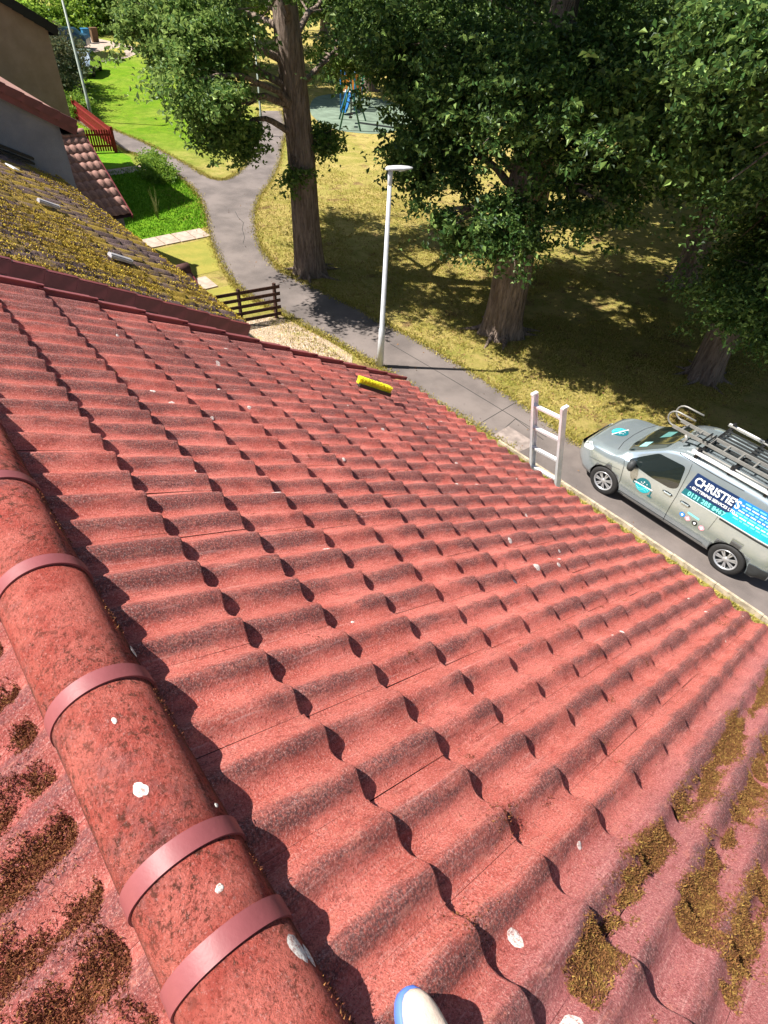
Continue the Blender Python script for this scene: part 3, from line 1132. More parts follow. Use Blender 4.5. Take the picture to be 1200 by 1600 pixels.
# ------------------------------------------------ further houses (gable facing the camera)
def gable_house(name, X0, X1, Yc, Zc, wallmat, capmat, label, over=.25, pit=31.0, rise=4.6, lit=None, cap_h=.15, units=12, wall_in=.28):
    """Yc,Zc: front lower corner of the verge at X0"""
    e = empty(name, ((X0 + X1) / 2, Yc + 4, GZ), label, 'house')
    L = Vector(((X0 + X1) / 2, Yc + 4, GZ))
    pt = math.radians(pit); c_, s_ = math.cos(pt), math.sin(pt)
    run = rise / s_ * c_
    top = Vector((0, Yc + run, Zc + rise))
    rb = MB()
    th = Vector((0, 0, -.05))
    rb.prism([(X0, Yc, Zc), (X0, top.y, top.z), (X0, Yc + 2 * run, Zc), (X0, Yc + 2 * run, Zc - .07), (X0, top.y, top.z - .07), (X0, Yc, Zc - .07)], (X1 - X0, 0, 0))
    rb.build('roof', capmat if lit is None else lit, e, -L)
    wb = MB()
    y0 = Yc + wall_in; z0 = Zc - .08 + wall_in / c_ * s_ - .04
    wb.prism([(X0 + over, y0, GZ), (X0 + over, y0, z0 - .1), (X0 + over, top.y, top.z - .22), (X0 + over, Yc + 2 * run - wall_in, z0 - .1), (X0 + over, Yc + 2 * run - wall_in, GZ)], (X1 - X0 - 2 * over, 0, 0))
    wb.build('wall', wallmat, e, -L)
    ul = .345
    cm = MB(); cm.box((0, ul / 2, -cap_h / 2 + .015), (.03, ul + .03, cap_h)); cm.box((.05, ul / 2, .02), (.10, ul + .03, .015))
    cm = cm.mesh('verge_cap', capmat)
    for i in range(units):
        p = Vector((X0 - .01, Yc + ul * i * c_, Zc + ul * i * s_ + .02))
        mesh_obj('verge_cap', cm, e, p - L, (pt - .05, 0, 0))
    sb = MB(); sb.bar((X0 + .04, Yc + .02, Zc - .16), (X0 + .04, top.y, top.z - .16), .03, .20)
    sb.build('bargeboard', capmat, e, -L)
    fa = MB(); fa.box(((X0 + X1) / 2, Yc + .03, Zc - .14), (X1 - X0 - .1, .03, .18)); fa.box(((X0 + X1) / 2, Yc + wall_in / 2, Zc - .22), (X1 - X0 - .12, wall_in, .02))
    fa.build('fascia', M_BLACK, e, -L)
    return e, L


h3, L3 = gable_house('terraced_house', 14.0, 26.2, -4.06, -1.63, M_GREYWALL, M_MAROOND, 'grey roughcast gable end with maroon verge beyond the mossy roof', lit=M_PINKTILE, over=.22, wall_in=.32)
h4, L4 = gable_house('terraced_house', 26.3, 33.0, -7.75, -1.28, M_TANWALL, M_BLACK, 'tall tan roughcast gable end at the top left', cap_h=.28, over=.2, wall_in=.30)
fl = MB(); fl.bar(Vector((14.12, -3.0, -2.24)) , Vector((14.12, .6, -.24)), .1, .05); fl.bar((14.0, -2.95, -2.30), (14.0, .6, -.33), .18, .04)
fl.build('flashing', M_BLACK, h3, -L3)

# ================================================================== fences
def slat_fence():
    e = empty('slatted_fence', (13.1, -7.2, GZ), 'dark wooden slatted fence beside the gravel bed', 'fence')
    p0 = Vector((13.5, -5.0, 0)); p1 = Vector((12.95, -8.05, 0)); c0 = Vector((13.1, -7.2, 0))
    d = (p1 - p0); L = d.length; d.normalize()
    for t_ in (.02, 1.0, 2.0, L - .02):
        if t_ == 1.0: continue
        q = p0 + d * t_ - c0
        m = MB(); m.box((0, 0, .54), (.075, .075, 1.08)); m.build('post', M_DARKWOOD, e, q, (0, 0, .2))
    for k in range(5):
        m = MB(); z = .16 + k * .205
        m.bar(p0 - c0 + Vector((-.05, 0, z)), p1 + d * .12 - c0 + Vector((-.05, 0, z)), .022, .095)
        m.build('rail', M_DARKWOOD, e)
    return e


slat_fence()


def picket(x0, y0, x1, y1, label, h=1.0, step=.115, w=.075):
    e = empty('picket_fence', ((x0 + x1) / 2, (y0 + y1) / 2, GZ), label, 'fence', 'red picket fences')
    c0 = Vector(((x0 + x1) / 2, (y0 + y1) / 2, 0))
    a_ = Vector((x0, y0, 0)); b_ = Vector((x1, y1, 0)); d = b_ - a_; L = d.length; d.normalize()
    ang = math.atan2(d.y, d.x)
    pm = MB(); pm.prism([(-w / 2, 0, .06), (w / 2, 0, .06), (w / 2, 0, h - .03), (0, 0, h), (-w / 2, 0, h - .03)], (0, .02, 0))
    pm = pm.mesh('picket', M_REDWOOD)
    for i in range(int(L / step) + 1):
        mesh_obj('picket', pm, e, a_ + d * step * i - c0, (0, 0, ang))
    for z in (.3, .78):
        m = MB(); m.bar(a_ - c0 + Vector((0, .035, z)), b_ - c0 + Vector((0, .035, z)), .03, .08); m.build('rail', M_REDWOOD, e)
    for q in (a_, b_):
        m = MB(); m.box((0, 0, .55), (.1, .1, 1.1)); m.build('post', M_REDWOOD, e, q - c0 + Vector((0, .06, 0)))
    return e


picket(33.6, -7.8, 32.5, -10.85, 'red picket fence closing off the lawn beside the tan gable')
picket(32.55, -10.9, 40.0, -11.55, 'red picket fence running away along the path behind the tall lamp post')


# ================================================================== street lamps
def lamp(x, y, h, mat, label, head_dir=(-.1, -1, 0), arm=.42, r0=.075, head=True):
    e = empty('street_lamp', (x, y, GZ), label, 'street lamp')
    m = MB(); m.tube([(0, 0, 0), (0, 0, 1.1), (0, 0, 1.12), (0, 0, h - .15)], [r0, r0 * .97, r0 * .78, r0 * .52], 16); m.build('pole', mat, e)
    m = MB(); m.lathe([(r0 * .53, h - .32), (r0 * .62, h - .30), (r0 * .66, h - .04), (r0 * .3, h)], 14); m.build('bracket', mat, e)
    if head:
        d = Vector(head_dir).normalized()
        hd = MB(); V = []; F = []
        st = [(-.10, .045, .035), (-.05, .085, .06), (.10, .11, .062), (.25, .12, .055), (.38, .10, .04), (.46, .05, .02), (.475, .01, .008)]
        s = Vector((-d.y, d.x, 0))
        n_ = 12
        for (q, wd, hh) in st:
            for k in range(n_):
                an = 2 * PI * k / n_
                zz = math.sin(an) * hh * (1.0 if math.sin(an) > 0 else .45)
                V.append(d * q * (arm / .42) + s * math.cos(an) * wd + Vector((0, 0, h + zz)))
        for i in range(len(st) - 1):
            for k in range(n_):
                a0 = i * n_ + k; a1 = i * n_ + (k + 1) % n_
                F.append((a0, a1, a1 + n_, a0 + n_))
        hd.add(V, F, True); hd.f.append(tuple(range(n_))); hd.s.append(False)
        hd.build('lamp_head', mat, e)
        g = MB(); g.box(d * .22 + Vector((0, 0, h - .026)), (.16, .16, .02)); g.build('diffuser', M_LAMPGLASS, e)
    dr = MB(); dr.box((r0 * .99, 0, .55), (.006, .09, .4)); dr.build('door', mat, e)
    return e


lamp(9.0, -8.87, 4.83, M_GALV, 'pale grey street lamp standing at the edge of the path in the middle', (-.35, -1, 0), .46, .085)
lamp(39.26, -12.1, 5.6, M_GREENPOST, 'green grey street lamp behind the red picket fence at the left', (.2, -1, 0), .4, .10)
lamp(32.37, -19.14, 4.9, M_GREENPOST, 'distant thin lamp post beside the upper path, half hidden by leaves', (.2, -1, 0), .4, .07)

# ================================================================== ladder against the eaves
def ladder():
    e = empty('ladder', (.55, -6.0, GZ), 'aluminium ladder standing above the eaves beside the van', 'ladder')
    L0 = Vector((.55, -6.0, GZ))
    top = [Vector((.905, -3.93, -1.50)), Vector((.545, -3.93, -1.46))]
    dn = Vector((0, -1.05, -5.25)).normalized()
    dx = Vector((-.0, 0, 0))
    # the rails spread slightly in the picture: their true line
    down = [Vector((.75, -3.95, -2.26)) - Vector((.91, -3.95, -1.53)), None]
    LEN = 5.3
    for i, t_ in enumerate(top):
        d = Vector((-.09, -.20, -1.0)).normalized()
        a_, b_ = t_, t_ + d * LEN
        m = MB()
        ax = d
        # C-channel rail: web plus two flanges
        m.bar(a_ - L0, b_ - L0, .006, .075, (0, 1, 0.2))
        m.bar(a_ - L0 + Vector((.012 if i else -.012, .034, 0)), b_ - L0 + Vector((.012 if i else -.012, .034, 0)), .026, .006, (0, 1, .2))
        m.bar(a_ - L0 + Vector((.012 if i else -.012, -.034, 0)), b_ - L0 + Vector((.012 if i else -.012, -.034, 0)), .026, .006, (0, 1, .2))
        o = m.build('rail', M_ALU, e)
        c = MB(); c.box(a_ - L0 + Vector((0, 0, .008)), (.034, .078, .02)); c.build('end_cap', M_ALU, o)
    d = Vector((-.09, -.20, -1.0)).normalized()
    for k in range(18):
        s = .135 + k * .275
        if s > LEN: break
        p = top[0] + d * s; q = top[1] + d * s
        m = MB(); m.bar(p - L0, q - L0, .034, .026, d); m.build('rung', M_ALU, e)
    return e


ladder()

# ================================================================== yellow brush head on the roof
def brush():
    c = roof_pt(1.80, 2.96, .035)
    c = Vector((1.745, -2.60, -1.385))
    e = empty('brush_head', c, 'yellow bristled brush head lying on the red roof tiles', 'brush')
    ax = Vector((-.10, -.33, -.185)).normalized()
    R_ = Matrix((ax, ax.cross(Vector((0, -SA, CA))).normalized() * -1, Vector((0, -SA, CA)))).transposed()
    m = MB(); m.box((0, 0, -.0), (.36, .055, .03), R_)
    M_Y = simple("yellow_plastic", (.72, .66, .02), .5, .4, var=.08)
    M_YB = simple("yellow_bristle", (.82, .80, .04), .7, .2, var=.12)
    m.build('brush_back', simple("black_brush_back", (.03, .025, .02), .6, .3, var=.05), e, R_ @ Vector((0, -.02, -.012)))
    rr = np.random.default_rng(3)
    n_ = 2600
    lx = rr.uniform(-.18, .18, n_); ly = rr.uniform(-.028, .028, n_)
    base = np.stack([lx, ly, np.full(n_, .0)], 1)
    dirv = np.stack([rr.normal(size=n_) * .12, ly * 9 + rr.normal(size=n_) * .15 + .25, np.ones(n_)], 1); dirv /= np.linalg.norm(dirv, axis=1)[:, None]
    tip = base + dirv * rr.uniform(.045, .062, n_)[:, None]
    sd_ = np.cross(dirv, rr.normal(size=(n_, 3))); sd_ /= np.linalg.norm(sd_, axis=1)[:, None]
    V = np.stack([base - sd_ * .002, base + sd_ * .002, tip + sd_ * .0018, tip - sd_ * .0018], 1).reshape(-1, 3)
    Rn = np.array(R_)
    V = V @ Rn.T
    mesh_obj('bristles', np_mesh('bristles', V, np.arange(len(V)).reshape(-1, 4), M_YB), e)
    core = MB(); core.box((0, .006, .022), (.35, .044, .042), R_); core.build('bristle_block', M_Y, e)
    return e


brush()

# ================================================================== shoe
def shoe():
    e = empty('shoe', (-1.93, .25, .10), 'toe of a beige shoe with a blue edge standing on the roof tiles', 'shoe')
    M_SH = simple("beige_suede", (.66, .52, .42), .85, .2, var=.06, scale=30, bump=.001, bscale=200)
    M_BL = simple("blue_rubber_edge", (.10, .19, .62), .55, .3, var=.05)
    # outline: toe at +x
    def outline(k, dz, n_=30):
        out = []
        for i in range(n_):
            an = 2 * PI * i / n_
            x = .14 * math.cos(an); w = .046 - .006 * math.cos(an * 1.0) + .004 * math.cos(2 * an)
            w = .044 + (.006 if x > 0 else -.004) * abs(math.cos(an))
            y = w * math.copysign(abs(math.sin(an)) ** .85, math.sin(an))
            out.append((x * k, y * (k if k < 1 else 1.0), dz))
        return out
    def loft(secs, name, mat):
        m = MB(); V = []; n_ = len(secs[0])
        for s_ in secs: V += s_
        F = [(i * n_ + k, i * n_ + (k + 1) % n_, (i + 1) * n_ + (k + 1) % n_, (i + 1) * n_ + k) for i in range(len(secs) - 1) for k in range(n_)]
        m.add(V, F, True); m.f.append(tuple(range(n_))[::-1]); m.s.append(False)
        b = (len(secs) - 1) * n_; m.f.append(tuple(range(b, b + n_))); m.s.append(True)
        return m.build(name, mat, e)
    def sc(sec, sx, sy, z):
        return [(p[0] * sx, p[1] * sy, z + (.0)) for p in sec]
    o = outline(1.0, 0)
    loft([sc(o, 1.0, 1.0, 0), sc(o, 1.03, 1.09, .006), sc(o, 1.03, 1.09, .026), sc(o, 1.0, 1.0, .030)], 'sole', M_BL)
    loft([sc(o, .985, .97, .029), sc(o, .98, .96, .038), sc(o, .95, .92, .050), sc(o, .88, .80, .060), sc(o, .72, .60, .067), sc(o, .4, .3, .070)], 'upper', M_SH)
    e.rotation_euler = (math.radians(20), math.radians(-4), math.radians(-14))
    return e


sh = shoe()
sh.location = (-1.925, .262, .135)
# ================================================================== VAN
VO = Vector((0.84, -10.42, GZ))


def lerp_tab(tab, x):
    xs = [t[0] for t in tab]
    return np.interp(x, xs, [t[1] for t in tab])


def smooth_tab(tab, x, w=.05):
    return (lerp_tab(tab, x - w) + 2 * lerp_tab(tab, x) + lerp_tab(tab, x + w)) / 4


ZTOP = [(-2.12, 1.30), (-2.08, 1.62), (-1.95, 1.76), (-1.2, 1.82), (-.3, 1.835), (.25, 1.79), (.50, 1.70), (1.28, 1.16), (1.40, 1.11), (1.9, 1.03), (2.12, .94), (2.24, .80), (2.31, .62), (2.33, .50)]
HALF = [(-2.12, .80), (-2.0, .87), (-1.6, .90), (1.2, .915), (1.6, .905), (1.9, .86), (2.1, .76), (2.25, .62), (2.33, .48)]
ROOFW = [(-2.12, .66), (-1.9, .72), (-.5, .74), (.4, .70), (.9, .72), (1.28, .76), (1.7, .76), (2.0, .68), (2.2, .55), (2.33, .42)]


def section(x):
    zt = float(smooth_tab(ZTOP, x)); hw = float(smooth_tab(HALF, x)); rw = float(min(smooth_tab(ROOFW, x), hw - .02))
    zb = .24 if -1.9 < x < 2.1 else .30
    belt = min(1.06, zt - .10)
    pts = [(0, zb), (hw * .7, zb), (hw * .93, zb + .02), (hw * .975, zb + .12), (hw * .995, .52), (hw, .70)]
    pts += [(hw * .997, .5 * (.70 + belt)), (hw * .975, belt)]
    ze = zt - .075
    if ze > belt + .12:
        for t_ in (.25, .5, .75):
            pts.append((hw * .975 + (rw + .03 - hw * .975) * (t_ ** 1.15), belt + (ze - .04 - belt) * t_))
        pts += [(rw + .03, ze - .04), (rw - .005, ze + .02), (rw * .93, zt - .028)]
    else:
        for t_ in (.25, .5, .75):
            pts.append((hw * .975 + (rw - hw * .975) * t_, belt + (zt - .03 - belt) * t_ ** .8))
        pts += [(rw, zt - .03), (rw * .97, zt - .022), (rw * .93, zt - .015)]
    pts += [(rw * .6, zt - .006), (0, zt)]
    return pts


xs = sorted(set([round(v, 3) for v in np.linspace(-2.12, 2.33, 60)] + [-2.1, -2.05, 2.28, 2.31]))
secs = []
for x in xs:
    h = section(x)
    full = h + [(-y, z) for y, z in h[-2:0:-1]]
    secs.append([(x, y, z) for y, z in full])
nn = len(secs[0])
mb = MB()
V = [p for s_ in secs for p in s_]
F = [(i * nn + k, i * nn + (k + 1) % nn, (i + 1) * nn + (k + 1) % nn, (i + 1) * nn + k) for i in range(len(secs) - 1) for k in range(nn)]
mb.add(V, F, True)
mb.f.append(tuple(range(nn))); mb.s.append(True)
mb.f.append(tuple(range((len(secs) - 1) * nn, len(secs) * nn))); mb.s.append(True)
vbody = mb.mesh('body', M_PAINT)
bm = bmesh.new(); bm.from_mesh(vbody)
bvh = BVHTree.FromBMesh(bm)
bm.free()
van = empty('van', VO, 'silver work van with blue and teal lettering and roof ladders on the path', 'van')
bo = mesh_obj('body', vbody, van)
# wheel arches cut with cylinders
for wx in (1.39, -1.39):
    c = MB(); n_ = 40
    ring = [(wx + .375 * math.cos(2 * PI * k / n_), .335 + .375 * math.sin(2 * PI * k / n_)) for k in range(n_)]
    for sy in (1, -1):
        c.prism([(px, sy * .62, pz) for px, pz in ring], (0, sy * .5, 0))
    cu = c.build('cutter', M_SEAM)
    md = bo.modifiers.new('cut', 'BOOLEAN'); md.object = cu; md.operation = 'DIFFERENCE'; md.solver = 'EXACT'
    try: md.material_mode = 'TRANSFER'
    except Exception: pass
    bpy.context.view_layer.update()
    dg = bpy.context.evaluated_depsgraph_get()
    # cutter sits at world origin while the van is moved: move cutter with the van
    cu.location = VO
    bpy.context.view_layer.update()
    dg = bpy.context.evaluated_depsgraph_get()
    ne = bpy.data.meshes.new_from_object(bo.evaluated_get(dg))
    bo.modifiers.clear()
    bo.data = ne
    bpy.data.objects.remove(cu)
bo.data.name = 'body'
if len(bo.data.materials) == 0: bo.data.materials.append(M_PAINT)


def cast_side(x, z, off=.004, side=1):
    hit = bvh.ray_cast(Vector((x, 3 * side, z)), Vector((0, -side, 0)))
    if hit[0] is None: return Vector((x, .8 * side, z))
    return hit[0] + Vector((0, side, 0)) * off


def cast_top(x, y, off=.004):
    hit = bvh.ray_cast(Vector((x, y, 4)), Vector((0, 0, -1)))
    if hit[0] is None: return Vector((x, y, 1))
    return hit[0] + hit[1].normalized() * (off if hit[1].z > 0 else -off)


def decal(name, outline, mat, mode='side', off=.004, step=.07, parent=None, side=1):
    """flat sheet laid over the body: outline in (x,z) for side or (x,y) for top"""
    bm = bmesh.new()
    vs = [bm.verts.new((p[0], p[1], 0)) for p in outline]
    bm.faces.new(vs)
    x0, x1 = min(p[0] for p in outline), max(p[0] for p in outline)
    y0, y1 = min(p[1] for p in outline), max(p[1] for p in outline)
    for ax, a_, b_ in ((0, x0, x1), (1, y0, y1)):
        k = int((b_ - a_) / step)
        for i in range(1, k + 1):
            c = a_ + (b_ - a_) * i / (k + 1)
            co = (c, 0, 0) if ax == 0 else (0, c, 0); no = (1, 0, 0) if ax == 0 else (0, 1, 0)
            bmesh.ops.bisect_plane(bm, geom=bm.verts[:] + bm.edges[:] + bm.faces[:], plane_co=co, plane_no=no)
    for v in bm.verts:
        v.co = cast_side(v.co.x, v.co.y, off, side) if mode == 'side' else cast_top(v.co.x, v.co.y, off)
    bmesh.ops.triangulate(bm, faces=bm.faces)
    bmesh.ops.recalc_face_normals(bm, faces=bm.faces)
    me = bpy.data.meshes.new(name); bm.to_mesh(me); bm.free()
    me.materials.append(mat)
    for p in me.polygons: p.use_smooth = True
    return mesh_obj(name, me, parent or van)


def rrect(x0, z0, x1, z1, r_=.03, n_=4):
    out = []
    for (cx_, cz_, a0) in ((x1 - r_, z1 - r_, 0), (x0 + r_, z1 - r_, 90), (x0 + r_, z0 + r_, 180), (x1 - r_, z0 + r_, 270)):
        for k in range(n_ + 1):
            an = math.radians(a0 + 90 * k / n_)
            out.append((cx_ + r_ * math.cos(an), cz_ + r_ * math.sin(an)))
    return out


def rpoly(pts, r_=.04, n_=4):
    out = []
    m = len(pts)
    for i in range(m):
        p0 = Vector(pts[i - 1]).to_2d(); p1 = Vector(pts[i]).to_2d(); p2 = Vector(pts[(i + 1) % m]).to_2d()
        a_ = (p0 - p1); b_ = (p2 - p1)
        q = min(r_, a_.length * .45, b_.length * .45)
        s_ = p1 + a_.normalized() * q; e_ = p1 + b_.normalized() * q
        for k in range(n_ + 1):
            t_ = k / n_
            out.append(tuple((1 - t_) ** 2 * s_ + 2 * t_ * (1 - t_) * p1 + t_ * t_ * e_))
    return out


# door glass, windscreen, lamps
for sd_ in (1, -1):
    decal('side_window', rpoly([(1.10, 1.10), (.62, 1.52), (.06, 1.58), (-.02, 1.14), (.10, 1.06), (.5, 1.05)], .07), M_GLASS, 'side', .004, .06, side=sd_)
    decal('headlight', rpoly([(2.16, .70), (1.88, .84), (1.86, .92), (2.02, .93), (2.17, .82)], .03), simple("headlight_glass", (.75, .78, .80), .1, .8, var=.05), 'side', .004, .05, side=sd_)
ws = [(1.24, -.70), (1.27, 0), (1.24, .70), (.56, .60), (.50, 0), (.56, -.60)]
decal('windscreen', rpoly([(1.22, -.71), (1.30, -.35), (1.31, .35), (1.22, .71), (.60, .615), (.55, .3), (.55, -.3), (.60, -.615)], .05), M_GLASS, 'top', .005, .06)
# a teal reflection painted on the glass, then paper on the dash
decal('paper_and_reflection', [(.98, -.30), (.80, -.26), (.80, .02), (.98, .05)], simple('painted_teal_reflection', (.10, .26, .25), .3, .5), 'top', .0075, .06)
decal('paper_and_reflection', [(1.12, .28), (.98, .28), (.98, .52), (1.12, .52)], simple("teal_paper", (.25, .5, .5), .5, .3), 'top', .008, .06)
decal('grille', rpoly([(2.28, -.30), (2.24, -.30), (2.24, .30), (2.28, .30)], .01), M_DARKPL, 'top', .004, .05)
# rear bumper, sill and arch trims
decal('rear_bumper', rpoly([(-1.80, .27), (-2.10, .33), (-2.11, .56), (-1.86, .58), (-1.74, .56)], .03), M_DARKPL, 'side', .012, .06)


def seam(pts, name='panel_gap', w=.010, off=.0035, mat=M_SEAM, mode='side', side=1):
    m = MB()
    dense = []
    for p, q in zip(pts[:-1], pts[1:]):
        L = math.hypot(q[0] - p[0], q[1] - p[1]); k = max(1, int(L / .05))
        for i in range(k): dense.append((p[0] + (q[0] - p[0]) * i / k, p[1] + (q[1] - p[1]) * i / k))
    dense.append(pts[-1])
    V = []
    for i, p in enumerate(dense):
        a_ = dense[max(0, i - 1)]; b_ = dense[min(len(dense) - 1, i + 1)]
        tx, tz = b_[0] - a_[0], b_[1] - a_[1]; L = math.hypot(tx, tz); nx_, nz_ = -tz / L * w / 2, tx / L * w / 2
        for s_ in (1, -1):
            q = (p[0] + nx_ * s_, p[1] + nz_ * s_)
            V.append(cast_side(q[0], q[1], off, side) if mode == 'side' else cast_top(q[0], q[1], off))
    m.add(V, [(2 * i, 2 * i + 1, 2 * i + 3, 2 * i + 2) for i in range(len(dense) - 1)])
    return m.build(name, mat, van)


seam([(-.06, .30), (-.06, .6), (-.07, 1.0), (-.04, 1.5), (-.01, 1.68)])
seam([(1.07, .30), (1.05, .60), (1.10, .95), (1.16, 1.10)])
seam([(-.86, .72), (-.88, 1.0), (-.90, 1.6)], w=.007)
seam([(1.0, .36), (-.9, .36)], w=.012)
seam([(-.92, 1.055), (-2.05, 1.045)], 'slide_rail', .035)
seam([(-1.0, 1.73), (.3, 1.72)], 'roof_gutter', .012)
seam([(1.9, .66), (1.42, .78), (1.15, .83)], w=.006)
seam([(1.42, -.72), (1.50, -.4), (1.52, 0), (1.50, .4), (1.42, .72)], w=.01, mode='top')
seam([(2.08, -.60), (2.12, 0), (2.08, .60)], w=.01, mode='top')
# door handles (dark recess with silver bar) and mirrors
for hx in (.10, -.28):
    decal('handle_recess', [(hx + .11 * math.cos(2 * PI * k / 16), .945 + .035 * math.sin(2 * PI * k / 16) - (.0)) for k in range(16)], M_SEAM, 'side', .004, .05)
    c = cast_side(hx, .945, .02)
    m = MB(); m.bar(c + Vector((-.075, 0, 0)), c + Vector((.075, 0, .0)), .018, .030); m.build('door_handle', M_PAINT, van)
for sy in (1, -1):
    m = MB(); b0 = len(m.v)
    cc_ = Vector((.93, sy * .99, 1.12))
    V = []; F = []
    for i, (q, s_) in enumerate(((-.07, .3), (-.05, .85), (0, 1.0), (.05, .85), (.08, .35))):
        for k in range(12):
            an = 2 * PI * k / 12
            V.append(cc_ + Vector((q, math.cos(an) * .10 * s_, math.sin(an) * .13 * s_)))
    F = [(i * 12 + k, i * 12 + (k + 1) % 12, (i + 1) * 12 + (k + 1) % 12, (i + 1) * 12 + k) for i in range(4) for k in range(12)]
    m.add(V, F, True); m.f.append(tuple(range(12))); m.s.append(True); m.f.append(tuple(range(48, 60))); m.s.append(True)
    m.bar(cc_ + Vector((0, -sy * .05, -.05)), cc_ + Vector((0, -sy * .14, -.06)), .06, .05)
    m.build('wing_mirror', M_DARKPL, van)

# wheels
def make_wheel(wx, wy):
    s_ = 1 if wy > 0 else -1
    w = empty('wheel', (wx, wy, .335)); w.parent = van
    m = MB(); m.lathe([(.215, -.10), (.25, -.105), (.305, -.10), (.328, -.08), (.335, -.04), (.335, .04), (.328, .08), (.305, .10), (.25, .105), (.215, .095)], 40, axis='y'); m.build('tyre', M_RUBBER, w)
    m = MB(); m.lathe([(.218, .09 * s_), (.21, .10 * s_), (.195, .085 * s_), (.19, .02 * s_), (.02, .02 * s_)], 32, axis='y')
    m.build('rim', M_DARKPL, w)
    m = MB()
    for k in range(7):
        a0 = 2 * PI * k / 7
        for da in (-.13, .13):
            p = Vector((math.cos(a0 + da * .7) * .05, .085 * s_, math.sin(a0 + da * .7) * .05)); q = Vector((math.cos(a0 + da) * .20, .082 * s_, math.sin(a0 + da) * .20))
            m.bar(p, q, .026, .014, (0, 1, 0))
    m.lathe([(.0, .10 * s_), (.045, .098 * s_), (.06, .085 * s_), (.06, .06 * s_)], 20, axis='y')
    m.lathe([(.214, .102 * s_), (.222, .098 * s_), (.214, .085 * s_), (.190, .085 * s_), (.188, .094 * s_), (.214, .102 * s_)], 36, axis='y')
    m.build('wheel_trim', M_RIM, w)


for wx in (1.39, -1.39):
    for wy in (.80, -.80): make_wheel(wx, wy)

# sign writing on the near side (x runs forward, so text reads from front to rear of the van)
def flat_text(name, s, size, x0, z0, mat, off=.009, bold=.0, rot=0.0, mode='side', squeeze=1.0):
    cu = bpy.data.curves.new(name, 'FONT')
    cu.body = s; cu.size = size; cu.offset = bold
    cu.resolution_u = 3
    to = bpy.data.objects.new(name, cu); COL.objects.link(to)
    bpy.context.view_layer.update()
    me = bpy.data.meshes.new_from_object(to.evaluated_get(bpy.context.evaluated_depsgraph_get()))
    bpy.data.objects.remove(to)
    me.materials.clear(); me.materials.append(mat)
    for v in me.vertices:
        v.co = cast_side(x0 - v.co.x * squeeze, z0 + v.co.y, off)
    me.update()
    return mesh_obj(name, me, van)


X0 = -.16
decal('sign_panel', rpoly([(X0 - .02, 1.60), (-1.02, 1.60), (-1.02, 1.235), (X0 + .03, 1.235)], .02), M_INK_NAVY, 'side', .004, .06)
decal('sign_panel', rpoly([(-1.0, 1.60), (-2.0, 1.60), (-2.0, 1.22), (-1.0, 1.235)], .01), M_INK_BLUE, 'side', .0045, .06)
decal('sign_stripe', rpoly([(X0 + .03, 1.232), (-.98, 1.232), (-.98, 1.10), (X0 + .05, 1.10)], .02), M_INK_DTEAL, 'side', .0045, .06)
decal('sign_stripe', rpoly([(-.96, 1.234), (-1.15, 1.36), (-2.0, 1.34), (-2.0, 1.10), (-.9, 1.10)], .01), M_INK_TEAL, 'side', .0055, .06)
decal('sign_edge', [(X0 + .04, 1.098), (-2.0, 1.098), (-2.0, 1.085), (X0 + .02, 1.085)], M_INK_WHITE, 'side', .006, .06)
flat_text('sign_text', "CHRISTIE'S", .215, X0 - .05, 1.395, M_INK_WHITE, .010, .006, squeeze=.86)
flat_text('sign_text', "- GUTTERING SERVICES LTD -", .082, X0 - .03, 1.285, M_INK_WHITE, .010, .002, squeeze=.86)
flat_text('sign_text', "0131 285 8467", .125, X0 - .06, 1.135, M_INK_CYAN, .010, .003, squeeze=.98)
# bullet list too small to read in the photograph: rows of short strokes
rr = random.Random(5)
for i in range(7):
    x = -1.14 + (.04 if i % 2 else 0) - (.0 if i < 4 else -.05); z = 1.555 - i * .055
    m = MB(); xx = x
    while xx > -1.95:
        w_l = rr.uniform(.05, .13)
        p = cast_side(xx, z, .010); q = cast_side(xx - w_l, z, .010)
        m = MB(); m.bar(p, q, .003, .026, (0, 0, 1)); xx -= w_l + .025
        m.build('sign_text', M_INK_CYAN if i % 2 == 0 else M_INK_WHITE, van)
